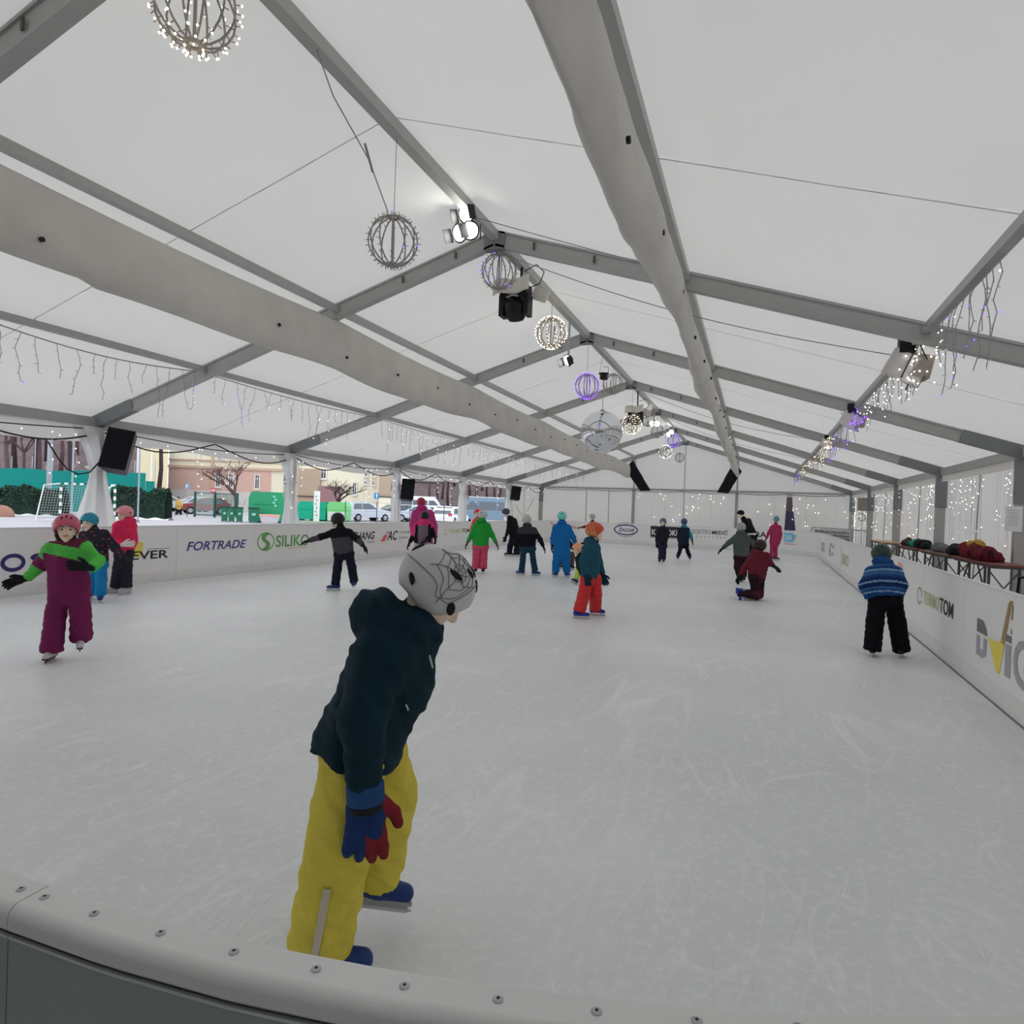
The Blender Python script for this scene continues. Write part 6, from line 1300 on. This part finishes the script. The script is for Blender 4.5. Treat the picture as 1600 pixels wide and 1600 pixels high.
# -- yard: gate, bins, containers, trough
gg = M('gate_green', X_(38, 82, 74), .6); bing = M('bin_green', X_(44, 108, 82), .6); bind = M('bin_green_dark', X_(28, 70, 58), .6); cont = M('container_green', X_(46, 146, 104), .6, 0, .06, 2); contt = M('container_teal', X_(20, 160, 128), .6, 0, .06, 2); contl = M('container_light_green', X_(120, 196, 128), .6, 0, .06, 2)
D = 49; t = empty('yard_gate', gz(336, D), 'dark green double gate of upright bars beside the bins', 'gate'); a, b = gz(304, D), gz(370, D); d = nrm(b - a)
for w in (0, .47, 1):
    m_ = MB(); m_.bar(a + (b - a) * w, a + (b - a) * w + UP * 1.95, .12, .12, (0, 1, 0)); m_.build('post', gg, t)
for z in (.15, 1.85):
    m_ = MB(); m_.bar(a + UP * z, b + UP * z, .05, .06); m_.build('rail', gg, t)
for k in range(1, 30):
    if k == 14: continue
    m_ = MB(); q = a + (b - a) * k / 30; m_.bar(q + UP * .15, q + UP * 1.85, .03, .03, (0, 1, 0)); m_.build('bar', gg if k > 14 else M('gate_pale', X_(150, 172, 166), .6), t)
def bin_(u, D, lab, w=.58, h=1.02):
    q = gz(u, D); f = -facing(q); x = np.array((-f[1], f[0], 0)); t = empty('wheelie_bin', q, lab, 'bin', 'wheelie bins in the yard'); m_ = MB()
    P4 = [q + x * sx * w * k / 2 + f * sy * w * k / 2 + UP * z for z, k in ((.05, .82), (h * .9, 1.0)) for sx, sy in ((-1, -1), (1, -1), (1, 1), (-1, 1))]
    m_.add(P4, [(0, 1, 2, 3), (4, 5, 6, 7), (0, 1, 5, 4), (1, 2, 6, 5), (2, 3, 7, 6), (3, 0, 4, 7)]); m_.build('bin_body', bing, t)
    m_ = MB(); m_.box(q + UP * h * .94, (w * 1.08, w * 1.1, .07), np.stack([x, f, UP])); m_.build('lid', bind, t)
    m_ = MB(); m_.box(q + f * (w * .48) + UP * h * .55, (w * .34, .02, .14), np.stack([x, f, UP])); m_.build('sticker', M('sticker_mint', X_(130, 205, 180), .6), t)
    for sx in (-1, 1): m_ = MB(); m_.lathe(q + x * sx * w * .36 - f * w * .35 + UP * .1, [(.1, -.03), (.1, .03)], 12, np.stack([f, UP, x])); m_.build('wheel', blackp, t)
for u, lab in ((350.5, 'dark green wheelie bin next to the yard gate'), (361.5, 'dark green wheelie bin between two others by the gate'), (374, 'dark green wheelie bin nearest the large container'), (396, 'dark green wheelie bin standing before the large green container')): bin_(u, 41.5, lab, .42 if u < 390 else .66)
def container(u0, u1, D, h, lab, mat, roof=0.0, dp=1.3):
    a, b = gz(u0, D), gz(u1, D); d = nrm(b - a); n = np.array((-d[1], d[0], 0)); n = n if n @ facing(a) > 0 else -n; L = np.linalg.norm(b - a); t = empty('recycling_container', (a + b) / 2, lab, 'container'); m_ = MB()
    prof = [(0, .1), (L, .1), (L + .04, h * .8), (L - .1, h), (.1, h), (-.04, h * .8)]
    m_.prism([a + d * x + UP * z for x, z in prof], n * dp); m_.build('bin_body', mat, t)
    m_ = MB(); m_.box((a + b) / 2 + n * dp / 2 + UP * (h + .02), (L * .86, dp * .9, .06), np.stack([d, n, UP])); m_.build('lid', mat, t)
    m_ = MB(); m_.box((a + b) / 2 - n * .02 + UP * h * .62, (L * .7, .03, .05), np.stack([d, n, UP])); m_.build('rib', mat, t)
    for w in (.12, .88): m_ = MB(); m_.box(a + (b - a) * w + n * dp / 2 + UP * .05, (.12, dp * .8, .12), np.stack([d, n, UP])); m_.build('foot', blackp, t)
    return t, a, d, n, L
t, a, d, n, L = container(388, 441, 42.5, 2.0, 'large bright green container behind the wheelie bins', cont, dp=1.6)
for k in range(4): m_ = MB(); m_.box(a + d * L * (.74 + .05 * (k % 2)) - n * .02 + UP * (1.75 - .2 * k), (.16, .02, .13), np.stack([d, n, UP])); m_.build('sticker', MATS['sticker_mint'], t)
container(465, 487, 50, 1.45, 'teal recycling container beside the white totem', contt); container(498, 508, 50, 1.45, 'teal recycling container between totem and light green container', contt)
t, a, d, n, L = container(511, 541, 50, 1.5, 'light green recycling container beside the silver car', contl); m_ = MB(); m_.box(a + d * L / 2 - n * .03 + UP * .42, (L * .96, .04, .7), np.stack([d, n, UP])); m_.build('panel', M('panel_pale_green', X_(196, 208, 200), .6), t)
q = gz(494, 48); t = empty('info_totem', q, 'slim white information totem before the teal containers', 'totem'); m_ = MB(); m_.box(q + UP * 1.16, (.42, .12, 2.3), np.stack([HR, HF, UP])); m_.build('slab', gw, t)
for k in range(6): m_ = MB(); m_.box(q + UP * (1.9 - .28 * k) - HF * .065 + HR * (.02 if k % 2 else -.04), (.10, .01, .16), np.stack([HR, HF, UP])); m_.build('printed_mark', pgrey, t)
q = gz(421, 40.5); t = empty('stone_trough', q, 'pale tub with salmon rim before the green container', 'tub'); m_ = MB(); m_.lathe(q, [(.42, .0), (.5, .12), (.6, .5)], 18, np.stack([HR * 1.05, HF * .6, UP])); m_.build('basin', M('tub_grey', X_(190, 186, 192), .8), t); m_ = MB(); m_.lathe(q + UP * .5, [(.62, 0), (.64, .05), (.6, .1), (.2, .1)], 18, np.stack([HR * 1.05, HF * .6, UP])); m_.build('rim', M('tub_salmon', X_(218, 150, 140), .8), t)
gm_ = MB(); a, b = gz(440, 44), gz(545, 47); gm_.grid(30, 4, lambda u, v: a + (b - a) * u + HF * (3.5 * v) + UP * (.02 + .04 * math.sin(u * 60) * math.sin(v * 9))); gm_.build('lawn_strip', M('winter_lawn', X_(120, 146, 112), .95, 0, .25, 3), label='strip of pale winter lawn in front of the containers', cat='lawn', kind='stuff')
# -- signs
def sign(u, v, D, kind, lab):
    q = gz(u, D); c = W(u, v, D); h = c[2]; t = empty('road_sign', q, lab, 'sign'); f = -facing(q); x = np.array((-f[1], f[0], 0)); x = x if x @ HR > 0 else -x; m_ = MB(); m_.tube([q, q + UP * (h + .3)], .03, 6); m_.build('post', alu, t)
    pr = Print(c + f * .04, x, UP, f, t); b_ = M('sign_blue', X_(20, 125, 200), .5); A3 = np.stack([x, f, UP])
    if kind == 'arrow':
        m_ = MB(); m_.box(c + f * .035, (.42, .015, .48), A3); m_.build('plate', b_, t); pr.poly([(-.04, -.16), (.04, -.16), (.04, .05), (.12, .05), (0, .19), (-.12, .05), (-.04, .05)], gw, .012, 'arrow')
    elif kind == 'park':
        m_ = MB(); m_.box(c + f * .035, (.42, .015, .52), A3); m_.build('plate', M('sign_blue_grey', X_(120, 150, 190), .5), t); pr.text('P', -.12, -.17, .24, .34, gw, e=.012)
    else:
        m_ = MB(); m_.lathe(c + f * .03, [(.24, 0), (.24, .015)], 20, np.stack([x, UP, f])); m_.build('plate', M('sign_red', X_(200, 70, 80), .5), t); pr.poly([(-.17, -.05), (.17, -.05), (.17, .05), (-.17, .05)], gw, .02, 'white_bar')
sign(588.5, 775, 53, 'arrow', 'blue square road sign with white upward arrow'); sign(293, 760, 60, 'park', 'pale blue parking sign above the pedestrian'); sign(333, 766, 56, 'noentry', 'red round no entry sign above the gate')
# -- rail by the pedestrian, wire fence before the cars
t = empty('hand_rail', gz(283, 49), 'low dark hand rail beside the pedestrian', 'railing'); a, b = gz(273, 49), gz(292, 49); m_ = MB(); m_.tube([a, a + UP * .75, b + UP * .75, b], .03, 6); m_.build('tube_rail', M('rail_dark', X_(80, 76, 78), .6), t)
t = empty('wire_fence', gz(615, 49), 'thin dark wire fence in front of the parked cars', 'fence')
fp = [539, 588, 640, 693, 745]
for u in fp: m_ = MB(); q = gz(u, 49.5); m_.tube([q, q + UP * 1.65], .03, 6); m_.build('post', M('fence_dark', X_(60, 66, 74), .6), t)
for z in (.2, .9, 1.6): m_ = MB(); m_.tube([gz(u, 49.5) + UP * z for u in fp], .008, 4); m_.build('wire', MATS['fence_dark'], t)
# -- cars
glassm = M('car_glass', X_(88, 98, 108), .15, 0, .1, 2, spec=.6); tyre = M('tyre', (.02, .02, .022), .8); redl = M('tail_light', X_(190, 70, 85), .3); hub = M('hub_grey', X_(150, 152, 156), .4)
PROF = {'wagon': [(0, .35), (0, .75), (.03, .95), (.12, 1.45), (.3, 1.6), (1.9, 1.62), (2.5, 1.5), (3.2, 1.05), (4.2, .9), (4.45, .7), (4.45, .35)],
        'hatch': [(0, .35), (0, .7), (.05, .9), (.45, 1.35), (.8, 1.46), (2.0, 1.46), (2.9, .98), (3.9, .85), (4.1, .65), (4.1, .35)],
        'van': [(0, .4), (0, 1.0), (.05, 2.2), (.25, 2.42), (4.2, 2.42), (4.6, 2.3), (5.2, 1.4), (5.7, 1.2), (5.75, .8), (5.75, .4)]}
WIN = {'wagon': [((.35, 1.02), (.45, 1.48), (1.2, 1.5), (1.2, 1.02)), ((1.28, 1.02), (1.28, 1.5), (1.95, 1.5), (2.2, 1.4), (2.75, 1.04))], 'hatch': [((.6, .95), (.78, 1.34), (1.5, 1.36), (1.5, .95)), ((1.58, .95), (1.58, 1.36), (2.0, 1.36), (2.6, .98))],
       'van': [((.4, 1.3), (.4, 2.05), (1.9, 2.05), (1.9, 1.3)), ((2.0, 1.3), (2.0, 2.05), (3.6, 2.05), (3.6, 1.3)), ((3.75, 1.3), (3.75, 2.05), (4.35, 2.05), (4.9, 1.4), (4.9, 1.3))]}
def car(u, D, style, yaw, col, lab, snow=True):
    """yaw: heading relative to 'to the right' in degrees, positive turns away"""
    q = gz(u, D); f0 = facing(q); r0 = np.array((f0[1], -f0[0], 0)); r0 = r0 if r0 @ HR > 0 else -r0; y_ = math.radians(yaw); fx = r0 * math.cos(y_) + f0 * math.sin(y_); sx = np.array((-fx[1], fx[0], 0)); pr = PROF[style]; Wd = 1.75 if style != 'van' else 1.95; Lc = pr[-1][0]
    t = empty('parked_car' if style != 'van' else 'parked_van', q, lab, 'car' if style != 'van' else 'van'); o = q - fx * Lc / 2; m_ = MB(); n_ = len(pr)
    def wd(z): return Wd / 2 * (1 - .13 * max(0, (z - .95)) / .6 if style != 'van' else 1 - .05 * max(0, z - 1.2))
    V = [o + fx * x + sx * s_ * wd(z) + UP * z for s_ in (-1, 1) for x, z in pr]; m_.add(V, [tuple(range(n_)), tuple(range(n_, 2 * n_))[::-1]] + [(k, (k + 1) % n_, n_ + (k + 1) % n_, n_ + k) for k in range(n_)]); bo = m_.build('car_body', col, t)
    for s_ in (-1, 1):
        for w in WIN[style]: m_ = MB(); m_.add([o + fx * x + sx * s_ * (wd(z) + .012) + UP * z for x, z in w], [tuple(range(len(w)))]); m_.build('side_window', glassm, t)
        for x in ((.8, Lc - .85)): m_ = MB(); m_.lathe(o + fx * x + sx * s_ * (Wd / 2 - .08) + UP * .33, [(.33, -.1), (.33, .1)], 16, np.stack([fx, UP, sx])); wo = m_.build('wheel', tyre, t); h_ = MB(); h_.lathe(o + fx * x + sx * s_ * (Wd / 2 + .03) + UP * .33, [(.2, -.012), (.2, .012)], 12, np.stack([fx, UP, sx])); h_.build('hubcap', hub, wo)
        m_ = MB(); m_.box(o + fx * .0 + sx * s_ * (Wd / 2 - .14) + UP * .88, (.06, .28, .22), np.stack([fx, sx, UP])); m_.build('tail_light', redl, t); m_ = MB(); m_.box(o + fx * (Lc - .06) + sx * s_ * (Wd / 2 - .2) + UP * .72, (.14, .34, .14), np.stack([fx, sx, UP])); m_.build('head_light', gw, t)
    zb = {'wagon': ((.04, 1.0), (.13, 1.42)), 'hatch': ((.07, .93), (.43, 1.3)), 'van': ((.0, 1.35), (.045, 2.05))}[style]
    m_ = MB(); m_.add([o + fx * (x - .015) + sx * s_ * wd(z) * .84 + UP * z for (x, z), s_ in ((zb[0], -1), (zb[0], 1), (zb[1], 1), (zb[1], -1))], [(0, 1, 2, 3)]); m_.build('rear_window', glassm, t)
    fw = {'wagon': ((3.15, 1.08), (2.55, 1.46)), 'hatch': ((2.85, 1.02), (2.08, 1.42)), 'van': ((5.18, 1.43), (4.65, 2.2))}[style]
    m_ = MB(); m_.add([o + fx * (x + .02) + sx * s_ * wd(z) * .86 + UP * (z + .015) for (x, z), s_ in ((fw[0], -1), (fw[0], 1), (fw[1], 1), (fw[1], -1))], [(0, 1, 2, 3)]); m_.build('windscreen', glassm, t)
    m_ = MB(); m_.box(o - fx * .012 + UP * .62, (.02, .5, .12), np.stack([fx, sx, UP])); m_.box(o + fx * (Lc + .005) + UP * .5, (.02, .5, .12), np.stack([fx, sx, UP])); m_.build('number_plate', gw, t)
    if snow:
        mx = max(z for _, z in pr); xs = [x for x, z in pr if z > mx - .13]; m_ = MB(); m_.box(o + fx * (min(xs) + max(xs)) / 2 + UP * (mx + .025), (max(xs) - min(xs), Wd * .82, .07), np.stack([fx, sx, UP])); m_.build('roof_snow', M('snow_white', X_(240, 242, 248), .8), t)
silver = M('car_silver', X_(190, 198, 210), .3, .2, .04, 2); dark_c = M('car_dark', X_(70, 78, 92), .3, .2, .04, 2); whitec = M('car_white', X_(228, 232, 238), .3, 0, .03, 2); bluec = M('van_blue_grey', X_(118, 140, 160), .35, .1, .04, 2); redc = M('car_red', X_(135, 62, 66), .35, 0, .04, 2)
car(571, 54, 'wagon', 38, silver, 'silver estate car parked tail-on beside the light green container', False); car(611, 57.5, 'hatch', 215, dark_c, 'dark car showing its bonnet beside the silver estate', True)
car(640, 58, 'hatch', 205, silver, 'silver hatchback parked behind the tied curtain'); car(664, 62, 'hatch', 210, whitec, 'snow-topped white car behind the magenta adult'); car(703, 52.5, 'hatch', 70, whitec, 'white car with red tail light beside the tied curtain'); car(699, 70, 'hatch', 30, silver, 'pale car in the second row behind the white one')
car(655, 72, 'van', 8, whitec, 'white minibus with dark windows at the back of the car park'); car(762, 59, 'van', 172, bluec, 'blue-grey van with snow on its roof by the last open bay')
car(266, 72, 'hatch', 20, whitec, 'white car parked behind the pedestrian'); car(296, 64, 'hatch', 200, silver, 'silver car with snowy roof right of the pedestrian'); car(318, 57, 'hatch', 190, redc, 'dark red car seen through the yard gate', False)
# -- pedestrian
person('pedestrian in ochre winter coat walking past the hedge', (278, 806), dict(hd=(279, 778), nk=(279, 782), pel=(280, 793), sha=(276, 784.5), shb=(282, 784.5), ela=(275, 789), elb=(284, 789), wra=(276, 793), wrb=(284, 793), hpa=(278.5, 795), hpb=(281, 795), kna=(277, 800), knb=(282, 800), ana=(276, 804), anb=(282, 805)),
    s=1.25, fwd=(.6, .8), D=50.5, jac=M('coat_ochre', X_(200, 160, 90), .8), pan=blackf, hem=(280, 796), helm=hairm, beanie=True, skate=False, vents=False, sk=blackp, fl=GZ)
